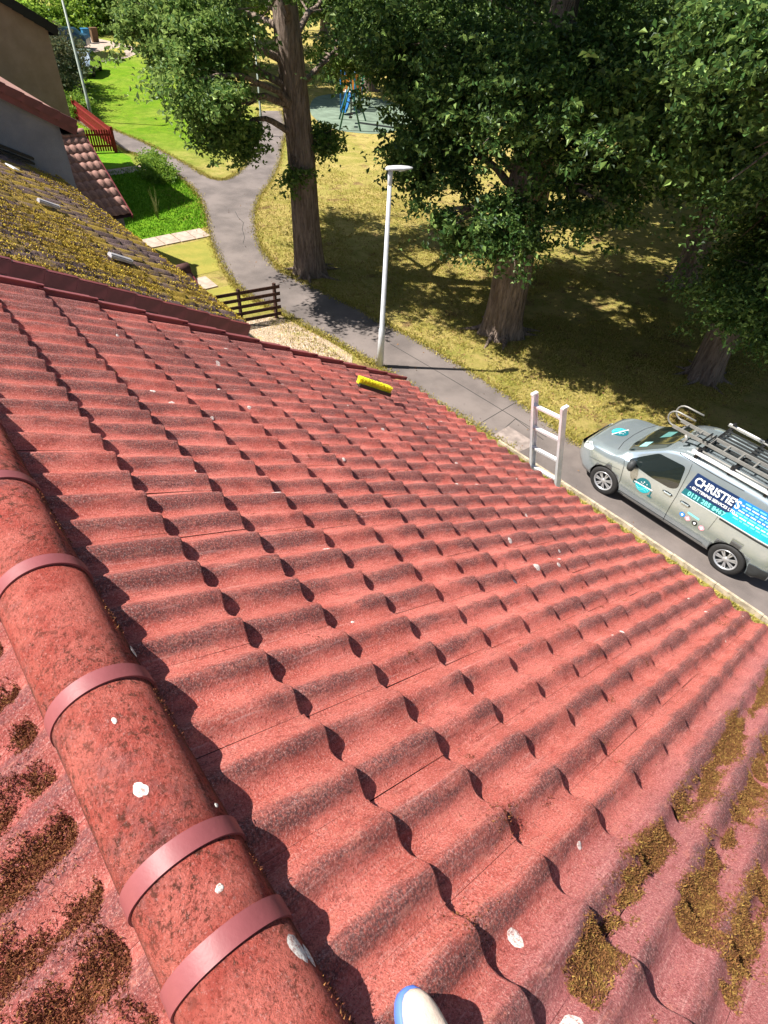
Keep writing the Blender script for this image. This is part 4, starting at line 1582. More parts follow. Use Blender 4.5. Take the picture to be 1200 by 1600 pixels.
# round badge on the door and bonnet
def badge(cx_, cz_, R_, mode):
    def cast(p, off): return p
    def disc(a0, a1, r_, n_=24): return [(cx_ + r_ * math.cos(a0 + (a1 - a0) * k / n_), cz_ + r_ * math.sin(a0 + (a1 - a0) * k / n_)) for k in range(n_ + 1)]
    t0 = math.radians(-3 if mode == 'side' else 70)
    decal('badge', disc(t0, t0 + PI, R_)[:], M_INK_DTEAL, mode, .005, .06)
    decal('badge', disc(t0 + PI, t0 + 2 * PI, R_)[:], M_INK_TEAL, mode, .005, .06)
    c_, s_ = math.cos(t0), math.sin(t0)
    def loc(u, v): return (cx_ + u * c_ - v * s_, cz_ + u * s_ + v * c_)
    decal('badge_bar', [loc(-R_ * 1.25, -.012), loc(R_ * 1.25, -.012), loc(R_ * 1.25, .014), loc(-R_ * 1.25, .014)], M_INK_WHITE, mode, .007, .06)
    # wave
    up = [loc(-R_ * .8 + 1.6 * R_ * k / 14, -.36 * R_ + .18 * R_ * math.sin(k / 14 * 2 * PI)) for k in range(15)]
    dn = [loc(-R_ * .8 + 1.6 * R_ * k / 14, -.36 * R_ - .07 * R_ + .18 * R_ * math.sin(k / 14 * 2 * PI)) for k in range(14, -1, -1)]
    decal('badge_wave', up + dn, M_INK_CYAN, mode, .007, .3)
    up = [loc(-R_ * .6 + 1.2 * R_ * k / 14, -.62 * R_ + .12 * R_ * math.sin(k / 14 * 2 * PI)) for k in range(15)]
    dn = [loc(-R_ * .6 + 1.2 * R_ * k / 14, -.62 * R_ - .05 * R_ + .12 * R_ * math.sin(k / 14 * 2 * PI)) for k in range(14, -1, -1)]
    decal('badge_wave', up + dn, M_INK_CYAN, mode, .007, .3)
    for (u, v) in ((-.4, .4), (0, .55), (.35, .35), (.1, .3)):
        q = loc(u * R_, v * R_)
        decal('badge_drop', [(q[0] + .012 * math.cos(k), q[1] + .012 * math.sin(k)) for k in np.linspace(0, 5.5, 8)], M_INK_WHITE, mode, .007, .3)
    if mode == 'side':
        for (u, v, w_l, hh) in ((R_ * 1.15, -.10, .03, .13), (R_ * 1.15, -.16, .10, .03), (-R_ * 1.2, -.0, .05, .09)):
            q = loc(-u, v)
            decal('badge_pipe', [(q[0] - w_l / 2, q[1] - hh / 2), (q[0] + w_l / 2, q[1] - hh / 2), (q[0] + w_l / 2, q[1] + hh / 2), (q[0] - w_l / 2, q[1] + hh / 2)], M_INK_DTEAL, mode, .006, .3)


badge(.58, .80, .165, 'side')
badge(1.78, .10, .17, 'top')
for i, (x, z, mt) in enumerate(((-.33, .80, M_INK_BLUE), (-.45, .785, M_INK_PINK), (-.60, .775, M_INK_BLACK), (-.75, .765, M_INK_PINK))):
    decal('social_badge', [(x + .055 * math.cos(2 * PI * k / 16), z - .09 + .055 * math.sin(2 * PI * k / 16)) for k in range(16)], mt, 'side', .005, .06)
    decal('social_mark', [(x + .022 * math.cos(2 * PI * k / 8), z - .09 + .03 * math.sin(2 * PI * k / 8)) for k in range(8)], M_INK_WHITE, 'side', .007, .06)
decal('social_strip', [(-.40, .80), (-.64, .79), (-.64, .83), (-.40, .84)], M_INK_CYAN, 'side', .005, .06)

# roof rack
for sy in (1, -1):
    m = MB(); m.tube([(.10, sy * .62, 1.93), (-1.95, sy * .62, 1.92)], .020, 10); m.build('rack_rail', M_ALU2, van)
    m = MB(); m.bar((.12, sy * .70, 1.90), (-1.98, sy * .70, 1.89), .05, .05); m.build('rack_rail', M_ALU, van)
    for x in (.02, -.62, -1.30, -1.85):
        m = MB(); m.bar((x, sy * .66, 1.76), (x, sy * .66, 2.0), .06, .05, (1, 0, 0)); m.build('rack_foot', M_BLACK, van)
for x in (.02, -.62, -1.30, -1.85):
    m = MB(); m.bar((x, -.70, 1.885), (x, .70, 1.885), .06, .035); m.build('rack_bar', M_BLACK, van)
for k in range(7):
    y = -.36 + k * .12
    m = MB(); m.bar((.0, y - .08, 1.915), (-1.95, y - .08, 1.915), .05, .015); m.build('rack_slat', M_SEAM, van)

# roof ladder with hooks carried on the rack
rl = empty('roof_ladder', VO + Vector((0, 0, 1.95)), 'metal roof ladder with two curved hooks lying on top of the van', 'ladder')
for i, y in enumerate((.14, .44)):
    m = MB(); m.bar((.72, y, .04), (-1.95, y, .05), .03, .06); m.build('rail', M_ALU2, rl)
    pts = [Vector((.70, y, .05))]
    for k in range(0, 9):
        an = math.radians(-90 + 180 * k / 8)
        pts.append(Vector((.72 + .16 * math.cos(an), y, .20 + .15 * math.sin(an) + (.0))))
    pts.append(Vector((.38, y, .35)))
    m = MB(); m.tube(pts, .017, 10); m.build('hook', M_ALU2, rl)
    m = MB(); m.tube([(.42, y + (.04 if i else -.04), .03), (.36, y + (.06 if i else -.06), -.03), (.40, y + (.07 if i else -.07), -.12)], .028, 10); m.build('roller_arm', M_ALU2, rl)
for k in range(9):
    x = .55 - k * .28
    m = MB(); m.bar((x, .14, .045), (x, .44, .045), .028, .028); m.build('rung', M_ALU2, rl)
for x in (.10, .02):
    m = MB(); m.bar((x, .10, .09), (x, .48, .09), .03, .01); m.build('strap', M_BLACK, rl)

# ================================================================== playground
ps = poly_sheet('play_surface', cr([(34.3, -24.2), (31.9, -23.8), (30.3, -24.8), (29.8, -26.3), (31.0, -29.2), (34.0, -31.6), (37, -32.5), (40.5, -31), (40.5, -28.6), (38, -26.2), (35.6, -24.7)], 4), GZ + .01, M_SAFETY)


def swing():
    e = empty('swing_frame', (32.3, -25.3, GZ), 'dark green steel swing frame in the playground', 'swing')
    c0 = Vector((32.3, -25.3, 0))
    a1 = Vector((31.3, -24.55, 2.35)); a2 = Vector((33.4, -26.3, 2.35))
    feet = [(Vector((31.58, -24.0, 0)), Vector((30.75, -24.95, 0))), (Vector((33.95, -25.7, 0)), Vector((32.8, -26.95, 0)))]
    for ap, (p, q) in zip((a1, a2), feet):
        for f_ in (p, q):
            m = MB(); m.tube([f_ - c0, ap - c0], .05, 8); m.build('leg', M_DGREEN, e)
    m = MB(); m.tube([a1 - c0, a2 - c0], .05, 8); m.build('crossbar', M_DGREEN, e)
    for t_ in (.33, .68):
        c = a1.lerp(a2, t_) - c0
        d = (a2 - a1).normalized()
        seat = MB(); seat.box(c + Vector((0, 0, -1.85)), (.42, .2, .05), Matrix.Rotation(math.atan2(d.y, d.x), 3, 'Z')); so_ = seat.build('swing_seat', M_BLACK, e)
        for s_ in (-.2, .2):
            m = MB(); m.tube([c + d * s_, c + d * s_ + Vector((0, 0, -1.84))], .012, 6); m.build('chain', M_DARKPL, so_)
    return e


swing()


def climb():
    e = empty('climbing_frame', (36.2, -28.2, GZ), 'play tower with orange and green panels and a blue slide', 'climbing frame')
    R_ = Matrix.Rotation(math.radians(-53), 3, 'Z')

    def W_(u, v, z): return R_ @ Vector((u, v, 0)) + Vector((0, 0, z))
    # u: across the view (left+), v: away
    for (u, v) in ((-.65, -.65), (.65, -.65), (-.65, .65), (.65, .65), (1.9, -.4), (2.9, -.4)):
        m = MB(); m.tube([W_(u, v, 0), W_(u, v, 2.7)], .06, 8); m.build('post', M_BLUEPL, e)
    m = MB(); m.box(W_(0, 0, 1.2), (1.3, 1.3, .08), R_); m.build('deck', M_CREAM, e)
    for i in range(4):
        m = MB(); m.box(W_(-.48 + .32 * i, -.66, 1.85), (.24, .04, 1.15), R_); m.build('panel', M_ORANGE, e)
    for i in range(3):
        m = MB(); m.box(W_(-.66, -.42 + .42 * i, 1.85), (.04, .34, 1.1), R_); m.build('panel', M_ORANGE, e)
    m = MB(); m.box(W_(1.25, -.5, 1.85), (.75, .05, 1.2), R_); m.build('panel', M_GREENPL, e)
    m = MB(); m.box(W_(1.9, -.45, .75), (.6, .05, 1.3), R_); m.build('panel', M_ORANGE, e)
    for k in range(4):
        m = MB(); m.box(W_(3.0, -.42, 1.45 + .2 * k), (1.1, .05, .09), R_); m.build('bar', M_GREENPL, e)
    # slide
    m = MB()
    st = [(-.7, 1.25), (-1.0, 1.2), (-1.7, .75), (-2.5, .28), (-2.9, .2)]
    for (p, q) in zip(st[:-1], st[1:]):
        a_ = W_(p[0], -.25, p[1]); b_ = W_(q[0], -.25, q[1])
        m.bar(a_, b_, .5, .04)
        for s_ in (-.26, .26):
            off = R_ @ Vector((0, s_, 0)) + Vector((0, 0, .1))
            m.bar(a_ + off, b_ + off, .04, .22)
    m.build('slide', M_BLUEPL, e)
    for k in range(3):
        m = MB(); m.box(W_(-1.9, -.9, .35 + .25 * k), (1.5, .04, .05), R_); m.build('step', M_DARKPL, e)
    e.scale = (.74, .74, .80)
    return e


climb()
lf = empty('low_fence', (31.5, -27, GZ), 'low dark rail edging the front of the playground', 'fence')
m = MB(); m.bar((1.0, .9, .05), (-1.0, -.3, .05), .08, .1); m.build('rail', M_DARKPL, lf)
m = MB(); m.bar((-1.1, -.4, .05), (-.6, -2.4, .05), .08, .1); m.build('rail', M_DARKPL, lf)

# ================================================================== distant cars and bins
def small_car(x, y, rz, col, label):
    e = empty('parked_car', (x, y, GZ), label, 'car', None, rz)
    prof_ = [(-2.05, .3), (-2.1, .75), (-1.95, .95), (-1.5, 1.05), (-1.05, 1.42), (.2, 1.46), (.95, 1.0), (1.8, .85), (2.1, .65), (2.12, .3)]
    V = []; ws_ = (.55, .84, .86, .86, .66, .66, .84, .80, .7, .75)
    m = MB(); n_ = len(prof_)
    for s_ in (1, -1):
        for (p, w) in zip(prof_, ws_): V.append((p[0], s_ * (w if p[1] > 1.2 else .84), p[1]))
    F = [(i, i + 1, i + 1 + n_, i + n_) for i in range(n_ - 1)] + [(0, n_, 2 * n_ - 1, n_ - 1)] + [tuple(range(n_)), tuple(range(n_, 2 * n_))]
    m.add(V, F); m.build('body', col, e)
    for s_ in (1, -1):
        g = MB(); g.prism([(.80, s_ * .80, 1.02), (.2, s_ * .70, 1.38), (-.95, s_ * .70, 1.36), (-1.35, s_ * .80, 1.02)], (0, s_ * .06, 0)); g.build('side_window', M_GLASS, e)
    g = MB(); g.add([(.99, -.74, 1.0), (.99, .74, 1.0), (.27, .58, 1.45), (.27, -.58, 1.45)], [(0, 1, 2, 3)]); o = g.build('windscreen', M_GLASS, e, (.03, 0, .03))
    for wx in (1.35, -1.3):
        for sy in (.78, -.78):
            w = MB(); w.lathe([(.0, -.1), (.3, -.1), (.32, 0), (.3, .1), (.0, .1)], 18, axis='y'); w.build('wheel', M_RUBBER, e, (wx, sy, .32))
    return e


small_car(54.0, -17.0, math.radians(-30), M_PAINT, 'silver car parked at the far end of the green lawn')
small_car(66.5, -19.6, math.radians(60), simple("dark_blue_car_paint", (.03, .09, .16), .3, .5), 'dark blue car parked beyond the pale drive at top left')
poly_sheet('drive', [(56, -14), (60, -22.5), (64, -26), (74, -24), (74, -8), (60, -9)], GZ + .012, M_SLAB)
poly_sheet('back_lawn', [(60.8, -22.8), (59, -19.5), (63.5, -21), (66, -24.5)], GZ + .02, M_YLAWN)


def bin_(x, y, col, label):
    e = empty('wheelie_bin', (x, y, GZ), label, 'bin', 'wheelie bins by the far drive')
    m = MB(); m.prism([(-.22, -.25, 0), (.22, -.25, 0), (.28, -.28, 1.0), (-.28, -.28, 1.0)], (0, .55, 0)); m.build('bin_body', col, e)
    m = MB(); m.box((0, 0, 1.04), (.6, .62, .07)); m.build('lid', col, e)


bin_(69.5, -23.4, simple("brown_bin", (.16, .09, .05), .6), 'brown wheelie bin at the far edge of the pale drive')
bin_(69.1, -22.5, simple("blue_bin", (.03, .18, .36), .6), 'blue wheelie bin beside the brown one at the far drive')

# ================================================================== trees
def tube_np(pts, rad, n=8):
    m = MB(); m.tube(pts, rad, n, cap=False); return m.v, m.f


def nz3(P, s, seed):
    r = np.random.default_rng(seed)
    out = 0
    for o in range(3):
        k = r.normal(size=(7, 3)); k /= np.linalg.norm(k, axis=1)[:, None]; k *= s * 2 ** o
        out = out + np.sin(P @ k.T + r.uniform(0, 6.28, 7)).mean(1) / 1.5 ** o
    return out


def leaf_cloud(lobes, n, size, seed, clump=.42, per=46, droop=.25, gaps=.0):
    """lobes: (cx,cy,cz,rx,ry,rz[,weight]); leaves gathered in drooping sprays, most near the outside"""
    r = np.random.default_rng(seed)
    L = np.array([l[:6] for l in lobes], float)
    w = np.array([(l[6] if len(l) > 6 else 1.0) * (l[3] * l[4] * l[5]) ** (2 / 3) for l in lobes]); w /= w.sum()
    nc = max(4, n // per)
    li = r.choice(len(L), nc, p=w)
    d = r.normal(size=(nc, 3)); d /= np.linalg.norm(d, axis=1)[:, None]
    q = r.uniform(.25, 1.0, nc) ** .55
    q *= 1 + .22 * r.normal(size=nc)
    C = L[li, :3] + d * L[li, 3:6] * q[:, None]
    if gaps > 0:
        keep = nz3(C * np.array([1, 1, 1.7]), 1.5, seed + 9) > -.30 * (1.5 - gaps)
        C = C[keep]; d = d[keep]; li = li[keep]; nc = len(C)
    cr_ = clump * r.uniform(.55, 1.35, nc)
    # each spray: an elongated fan of leaves
    ax = d * np.array([1, 1, .25]) + r.normal(size=(nc, 3)) * .35 + np.array([0, 0, -droop])
    ax /= np.linalg.norm(ax, axis=1)[:, None]
    ci = np.repeat(np.arange(nc), per)
    m = len(ci)
    g = r.normal(size=(m, 3)) * .42
    t = r.uniform(-.9, 1.0, m)
    P = C[ci] + (ax[ci] * t[:, None] * .95 + g * np.array([1, 1, .38])) * cr_[ci][:, None]
    out = P - L[li[ci], :3]
    out /= (np.linalg.norm(out, axis=1)[:, None] + 1e-6)
    nrm = out * .35 + np.array([0, 0, .75]) + r.normal(size=(m, 3)) * .55
    nrm /= np.linalg.norm(nrm, axis=1)[:, None]
    u = np.cross(nrm, r.normal(size=(m, 3))); u /= np.linalg.norm(u, axis=1)[:, None]
    v = np.cross(nrm, u)
    s = (size * r.uniform(.45, 1.5, m))[:, None]
    fold = nrm * s * .16
    a_ = P - u * s * .5
    b_ = P + v * s * .30 - fold * .0 + u * s * .08
    c_ = P + u * s * .55 - nrm * s * .15
    e_ = P - v * s * .30 + u * s * .08
    mid = -fold
    V = np.stack([a_ + mid, b_ + fold * .6, c_ + mid, e_ + fold * .6], 1).reshape(-1, 3)
    i = np.arange(m)[:, None] * 4
    F = np.concatenate([i + np.array([[0, 1, 2]]), i + np.array([[0, 2, 3]])], 1).reshape(-1, 3)
    return V, F, C


def tree(x, y, R0, H, lobes, n, size, seed, label, mat=None, lean=(0, 0), group=None, flare=1.5, clump=.42, kind_name='oak_tree', bare=None, per=46, limb=True, high=None, gaps=.0, shade=None):
    e = empty(kind_name, (x, y, GZ), label, 'tree', group)
    L0 = Vector((x, y, GZ))
    r = random.Random(seed)
    # trunk with root flare and fluting
    n_ = 36; V = []; F = []
    zs = [0, .08, .2, .38, .6, .9, 1.3, 1.8, 2.5, 3.3, 4.2, 5.2, 6.4, 7.6, 8.8, 10.0]
    zs = [z for z in zs if z < H] + [H]
    p1, p2, p3 = r.uniform(0, 6.28), r.uniform(0, 6.28), r.uniform(0, 6.28)
    for z in zs:
        k = R0 * (1 - .035 * z) * (1 if z < H * .7 else 1 - .45 * (z - H * .7) / (H * .3))
        fl = (flare - 1) * math.exp(-z / .38)
        for q in range(n_):
            an = 2 * PI * q / n_
            rr_ = k * (1 + fl * (.75 + .5 * math.sin(5 * an + p1) + .25 * math.sin(8 * an + p2)) + .045 * math.sin(3 * an + p2 + z * .3) + .03 * math.sin(7 * an + p3 + z) + .018 * math.sin(13 * an + z * 2))
            cxx = lean[0] * z / 6 + .05 * math.sin(z * .9 + p1) * min(1, z / 2); cyy = lean[1] * z / 6 + .05 * math.cos(z * .8 + p3) * min(1, z / 2)
            V.append((cxx + rr_ * math.cos(an), cyy + rr_ * math.sin(an), z - .05))
    for i in range(len(zs) - 1):
        for q in range(n_):
            a0 = i * n_ + q; a1 = i * n_ + (q + 1) % n_
            F.append((a0, a1, a1 + n_, a0 + n_))
    m = MB(); m.add(V, F, True)
    for q in range(7):
        an = q * 2 * PI / 7 + r.uniform(-.3, .3); rl_ = R0 * r.uniform(.7, 1.3)
        c_, s_ = math.cos(an), math.sin(an); a2 = an + r.uniform(-.5, .5)
        e0 = Vector((c_ * R0 * .8, s_ * R0 * .8, .22)); e1 = Vector((c_ * R0 * 1.35, s_ * R0 * 1.35, .05)); e2 = e1 + Vector((math.cos(a2), math.sin(a2), 0)) * rl_ + Vector((0, 0, -.06))
        m.tube([e0, e0.lerp(e1, .55) + Vector((0, 0, -.02)), e1, e1.lerp(e2, .5), e2], [R0 * .22, R0 * .18, R0 * .13, R0 * .08, R0 * .03], 8, cap=False)
    m.build('trunk', M_BARK, e)
    # limbs out to the lobes
    m = MB()
    V, F, C = leaf_cloud(lobes, n, size, seed, clump, per, gaps=gaps)
    if limb:
        for l in lobes:
            c = Vector(l[:3]) - L0
            zb = min(H * .95, max(3.6, c.z * .85 + r.uniform(-.4, .8)))
            st = Vector((lean[0] * zb / 6, lean[1] * zb / 6, zb))
            mid = st.lerp(c, .5) + Vector((r.uniform(-.3, .3), r.uniform(-.3, .3), .45 * abs(r.gauss(0, 1)) + .2))
            pts = []
            for k in range(9):
                t_ = k / 8
                pts.append((1 - t_) ** 2 * st + 2 * t_ * (1 - t_) * mid + t_ * t_ * c + Vector((r.uniform(-.05, .05), r.uniform(-.05, .05), r.uniform(-.05, .05))))
            rb = R0 * .20
            m.tube(pts, [rb * (1 - .8 * k / 8) + .012 for k in range(9)], 8, cap=False)
            for b in range(6):
                t0 = r.randint(3, 8)
                tgt = c + Vector((r.uniform(-1, 1) * l[3], r.uniform(-1, 1) * l[4], r.uniform(-.9, .7) * l[5])) * .85
                p0 = pts[t0]; md = p0.lerp(tgt, .5) + Vector((r.uniform(-.2, .2), r.uniform(-.2, .2), r.uniform(0, .3)))
                q_ = [p0, p0.lerp(md, .6), md, md.lerp(tgt, .6), tgt]
                m.tube(q_, [.035, .028, .02, .014, .006], 5, cap=False)
        m.build('branches', M_BARK, e)
    if shade:  # dense unseen leaf lobes added above the view to shade foliage below
        ns = int(sum((h_[3] * h_[4] * h_[5]) ** (2 / 3) for h_ in shade) * 1300)
        V2, F2, _ = leaf_cloud(shade, ns, .24, seed + 900, .5, 30)
        F = np.concatenate([F, F2 + len(V)]); V = np.concatenate([V, V2])
    if high:
        nh = int(sum((h_[3] * h_[4] * h_[5]) ** (2 / 3) for h_ in high) * 160)
        V2, F2, _ = leaf_cloud(high, nh, .28, seed + 500, .45, 22, gaps=1.2)
        F = np.concatenate([F, F2 + len(V)]); V = np.concatenate([V, V2])
    V = V - np.array(L0)
    mesh_obj('crown', np_mesh('crown', V, F, mat or M_LEAF), e)
    if bare:
        mm = MB()
        for seg in bare:
            pts = [Vector(p) - L0 for p in seg]
            k = len(pts)
            mm.tube(pts, [.07 * (1 - .75 * i / (k - 1)) for i in range(k)], 7, cap=False)
        mm.build('dead_branch', M_TWIG, e)
    return e


# the oak left of the path fork
tree(15.2, -10.82, .47, 9.5, [
    (14.2, -7.15, -1.05, 1.4, .9, .9), (17.0, -7.5, -.35, 1.5, .9, .9, .8), (15.9, -8.2, -.35, 1.9, 1.2, 1.1), (15.0, -8.4, -2.45, .8, .55, .6, 1.1), (14.5, -7.6, -2.0, .9, .6, .6, 1.0), (18.6, -9.2, -.1, 2.0, 1.4, 1.2),
    (20.5, -10.8, .6, 2.4, 1.8, 1.4, .8), (17.0, -13.5, -.85, 1.6, 1.1, .8, .9), (15.0, -10.2, -3.6, .4, .35, .5, 1.0), (15.1, -11.4, -2.9, .45, .35, .5, .9), (18.0, -14.2, .2, 2.4, 1.8, 1.1), (13.2, -8.8, .6, 1.6, 1.2, .9, .6)],
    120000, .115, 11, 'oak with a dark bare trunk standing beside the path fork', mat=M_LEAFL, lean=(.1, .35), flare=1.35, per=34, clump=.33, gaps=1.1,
    high=[(15, -11, 4.9, 4.8, 4.4, 2.4), (14.5, -8.2, 3.8, 3.2, 2.2, 1.6), (18.5, -7.8, 3.4, 2.6, 2.0, 1.5), (11.8, -8.8, 4.2, 2.2, 1.8, 1.5)])
# the big oak in the middle
tree(8.5, -13.2, .55, 8.5, [
    (11.9, -12.5, -1.9, 1.2, .9, .9, 1.2), (10.6, -11.7, -2.3, 1.4, 1.1, 1.1, 1.2), (9.3, -11.2, -3.5, 1.1, .8, .8, 1.1), (7.6, -11.3, -3.2, 1.2, .8, .8, .8), (11.2, -12.0, -.2, 2.6, 2.2, 1.5, 1.1),
    (7.4, -11.8, -.7, 2.6, 1.9, 1.3), (4.6, -12.4, -.4, 2.3, 2.0, 1.4), (13.4, -13.9, -.2, 1.4, 1.2, 1.0), (6.0, -12.2, -2.2, 1.4, 1.0, .9, .6), (8.0, -17.4, -.6, 3.2, 2.6, 1.8, .8), (12.0, -16.0, .2, 3.0, 2.4, 1.6, .8)],
    210000, .115, 12, 'massive oak with a pale fluted trunk base in the middle of the grass', lean=(-.1, .25), flare=1.35, per=34, clump=.33, gaps=1.05,
    shade=[(8.9, -10.0, 3.0, 2.4, 1.6, .8), (6.2, -10.2, 3.0, 2.2, 1.6, .8), (8.5, -13.5, 3.0, 2.6, 1.8, .9), (5.8, -13.4, 3.1, 2.4, 2.0, .9)],
    high=[(9, -13.5, 4.6, 5.4, 4.8, 2.6), (8.2, -9.4, 4.2, 2.8, 2.0, 1.6), (5.4, -9.6, 4.4, 2.2, 1.8, 1.5), (12.5, -12.5, 3.4, 2.6, 2.2, 1.4)],
    bare=[[(8.9, -12.2, -3.1), (9.2, -11.6, -3.5), (9.4, -11.3, -3.75)], [(9.0, -12.1, -3.2), (9.5, -11.5, -3.3), (9.8, -11.3, -3.5)]])
# right hand tree behind the van
tree(3.4, -16.1, .40, 8.5, [
    (2.2, -9.2, .9, 1.3, 1.0, .7, 1.2), (1.2, -9.8, .1, 1.2, 1.1, .9, 1.0), (1.6, -11.2, -1.3, 1.3, 1.1, .9), (1.8, -13.0, -3.0, 1.6, 1.3, 1.1, .9), (3.6, -15.0, -.6, 3.0, 2.4, 1.8), (1.0, -13.5, -1.0, 2.4, 2.0, 1.5), (3.4, -12.2, .6, 2.2, 1.6, 1.0), (5.6, -16.8, -1.2, 2.0, 1.8, 1.4, .8), (2.6, -15.2, -3.2, 1.5, 1.2, .9, .7), (2.3, -14.4, -4.3, 1.4, 1.0, .7, .8), (.9, -13.6, -4.2, 1.2, 1.0, .7, .7)],
    290000, .088, 13, 'dark tree at the right with low boughs over the van', lean=(0, .3), flare=1.3, per=34, clump=.33, gaps=1.05,
    shade=[(3.7, -9.9, 3.2, 1.3, .8, .7), (1.6, -11.6, 3.0, 2.0, 1.6, .7), (4.6, -13.0, 3.1, 2.0, 1.8, .9), (3.9, -10.6, 3.2, 1.3, 1.2, .7), (2.4, -13.6, 3.0, 2.2, 1.8, .9), (4.0, -17.5, 3.0, 3.0, 2.4, 1.0)],
    high=[(3, -16, 5.0, 5.2, 5.0, 2.6), (3.6, -11.2, 4.6, 2.2, 1.8, 1.4)],
    bare=[[(5.0, -14.6, -.2), (5.6, -13.8, .2), (6.0, -13.4, .5), (6.1, -13.2, .9)], [(3.2, -13.8, -1.5), (3.7, -13.4, -1.35), (4.2, -13.2, -1.45)], [(3.2, -13.8, -1.5), (3.15, -13.6, -1.9)]])


def auto_lobes(x, y, R_, zc, seed, k=9, ground=False):
    r = random.Random(seed)
    out = []
    for i in range(k):
        an = 2 * PI * i / k + r.uniform(-.3, .3)
        q = R_ * r.uniform(.45, .72)
        out.append((x + q * math.cos(an), y + q * math.sin(an), zc + r.uniform(-1.5, 1.6), R_ * r.uniform(.38, .55), R_ * r.uniform(.38, .55), R_ * r.uniform(.26, .36)))
    out.append((x, y, zc + R_ * .5, R_ * .75, R_ * .75, R_ * .4, .7))
    return out


BT = [  # x, y, crown radius, crown centre z, trunk r, leaves, leaf size, label
    (7.2, -21.5, 4.6, .2, .42, 34000, .20, 'shaded oak behind the massive oak in the middle'),
    (-.5, -21.5, 4.8, .0, .45, 34000, .20, 'shaded oak at the far right behind the van'),
    (14.6, -22.0, 3.8, 1.6, .36, 22000, .22, 'slim oak behind the left side of the massive oak'),
    (20.0, -27.5, 5.0, 1.4, .42, 30000, .25, 'oak standing right of the playground'),
    (11.0, -31.0, 5.8, .8, .5, 28000, .28, 'broad dark tree deep in the wood behind the massive oak'),
    (1.5, -31.0, 5.8, .6, .5, 24000, .28, 'broad dark tree deep in the wood behind the right hand tree'),
    (-9, -28.0, 6.0, .6, .5, 16000, .30, 'wide tree in the wood beyond the right edge'),
    (30.0, -37.0, 6.0, 1.2, .5, 30000, .30, 'tall tree behind the swing frame'),
    (41.0, -33.5, 5.5, 1.5, .5, 30000, .30, 'tall tree behind the play tower'),
    (45.5, -23.0, 4.2, .8, .4, 26000, .28, 'round tree left of the playground'),
    (20.0, -42.0, 7.0, 1.0, .5, 26000, .36, 'big dark tree at the back of the park'),
    (52.0, -29.0, 5.4, -.1, .45, 26000, .32, 'tree beyond the top of the upper path'),
    (50.0, -42.0, 7.0, 1.0, .5, 22000, .38, 'big tree on the skyline behind the playground'),
    (66.0, -33.0, 6.4, -1.8, .5, 22000, .38, 'tree beyond the far end of the green lawn'),
    (36.0, -52.0, 8.0, 1.4, .6, 22000, .42, 'largest skyline tree behind the park'),
    (82.0, -26.0, 7.0, -2.2, .5, 20000, .42, 'yellow green tree over the bins by the far drive'),
    (86.0, -14.0, 7.0, -2.2, .5, 20000, .42, 'tree above the tan gable in the distance'),
    (3.0, -46.0, 8.0, 1.0, .6, 18000, .42, 'far dark tree at the back right of the wood'),
    (66.0, -14.0, 4.8, -.6, .4, 22000, .32, 'tree behind the parked silver car'),
    (57.0, -24.5, 4.2, .3, .4, 22000, .30, 'tree standing between the green lawn and the bins'),
    (95.0, -30.0, 8.0, -1.6, .5, 14000, .5, 'hazy far tree in the gap above the drive'),
    (70.0, -50.0, 8.5, 1.0, .6, 16000, .5, 'far skyline tree beyond the lawn'),
    (-12, -42.0, 8.5, 1.0, .6, 12000, .5, 'far dark tree off the right edge'),
]
for i, (x, y, R_, zc, tr_, n_, s_, lab) in enumerate(BT):
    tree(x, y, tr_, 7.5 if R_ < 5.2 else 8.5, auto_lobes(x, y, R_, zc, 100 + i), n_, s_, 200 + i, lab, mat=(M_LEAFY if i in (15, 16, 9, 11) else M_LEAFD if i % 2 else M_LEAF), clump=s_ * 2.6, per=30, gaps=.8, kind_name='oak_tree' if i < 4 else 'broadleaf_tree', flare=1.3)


# shrubs
def shrub(x, y, lobes, n, size, mat, label, seed):
    e = empty('shrub', (x, y, GZ), label, 'shrub')
    V, F, C = leaf_cloud(lobes, n, size, seed, size * 2.6, 26, droop=-.15)
    V[:, 2] = np.maximum(V[:, 2], GZ + .01)
    mesh_obj('foliage', np_mesh('foliage', V - np.array([x, y, GZ]), F, mat), e)
    m = MB(); r = random.Random(seed)
    for k in range(7):
        l = r.choice(lobes)
        q = Vector((l[0] - x + r.uniform(-.4, .4) * l[3], l[1] - y + r.uniform(-.4, .4) * l[4], l[2] - GZ + r.uniform(-.2, .4) * l[5]))
        m.tube([(0, 0, 0), q * .5 + Vector((0, 0, .1)), q], [.04, .028, .01], 6, cap=False)
    m.build('stems', M_BARK, e)
    return e


shrub(27.6, -11.0, [(27.5, -10.9, -6.45, .9, .75, .4), (28.5, -11.1, -6.35, .7, .6, .45), (26.8, -10.7, -6.55, .5, .5, .3)], 7000, .09, M_LEAFY, 'low yellow green bush at the edge of the front lawn by the path', 301)
shrub(43.5, -11.6, [(43.0, -11.2, -5.2, 2.0, 1.6, 1.6), (46.5, -12.8, -5.0, 2.2, 1.8, 1.8), (49.5, -14.2, -5.4, 2.0, 1.6, 1.4), (45, -10, -4.4, 2.2, 2.0, 2.0)], 26000, .15, M_LEAFR, 'large dark bush beside the tan gable behind the street lamp', 302)
shrub(40.2, -12.1, [(40.4, -11.9, -6.2, .9, .6, .6)], 3500, .12, M_LEAFY, 'small bright shrub against the dark bush by the red fence', 303)
hl = [(76 + 1.5 * math.sin(k), -8 - 2.6 * k, -5.6 + .3 * math.sin(k * 2.1), 2.2, 2.0, 1.5) for k in range(13)]
shrub(76, -24, hl, 30000, .34, M_LEAFY, 'long tall hedge closing the far side of the pale drive', 310)
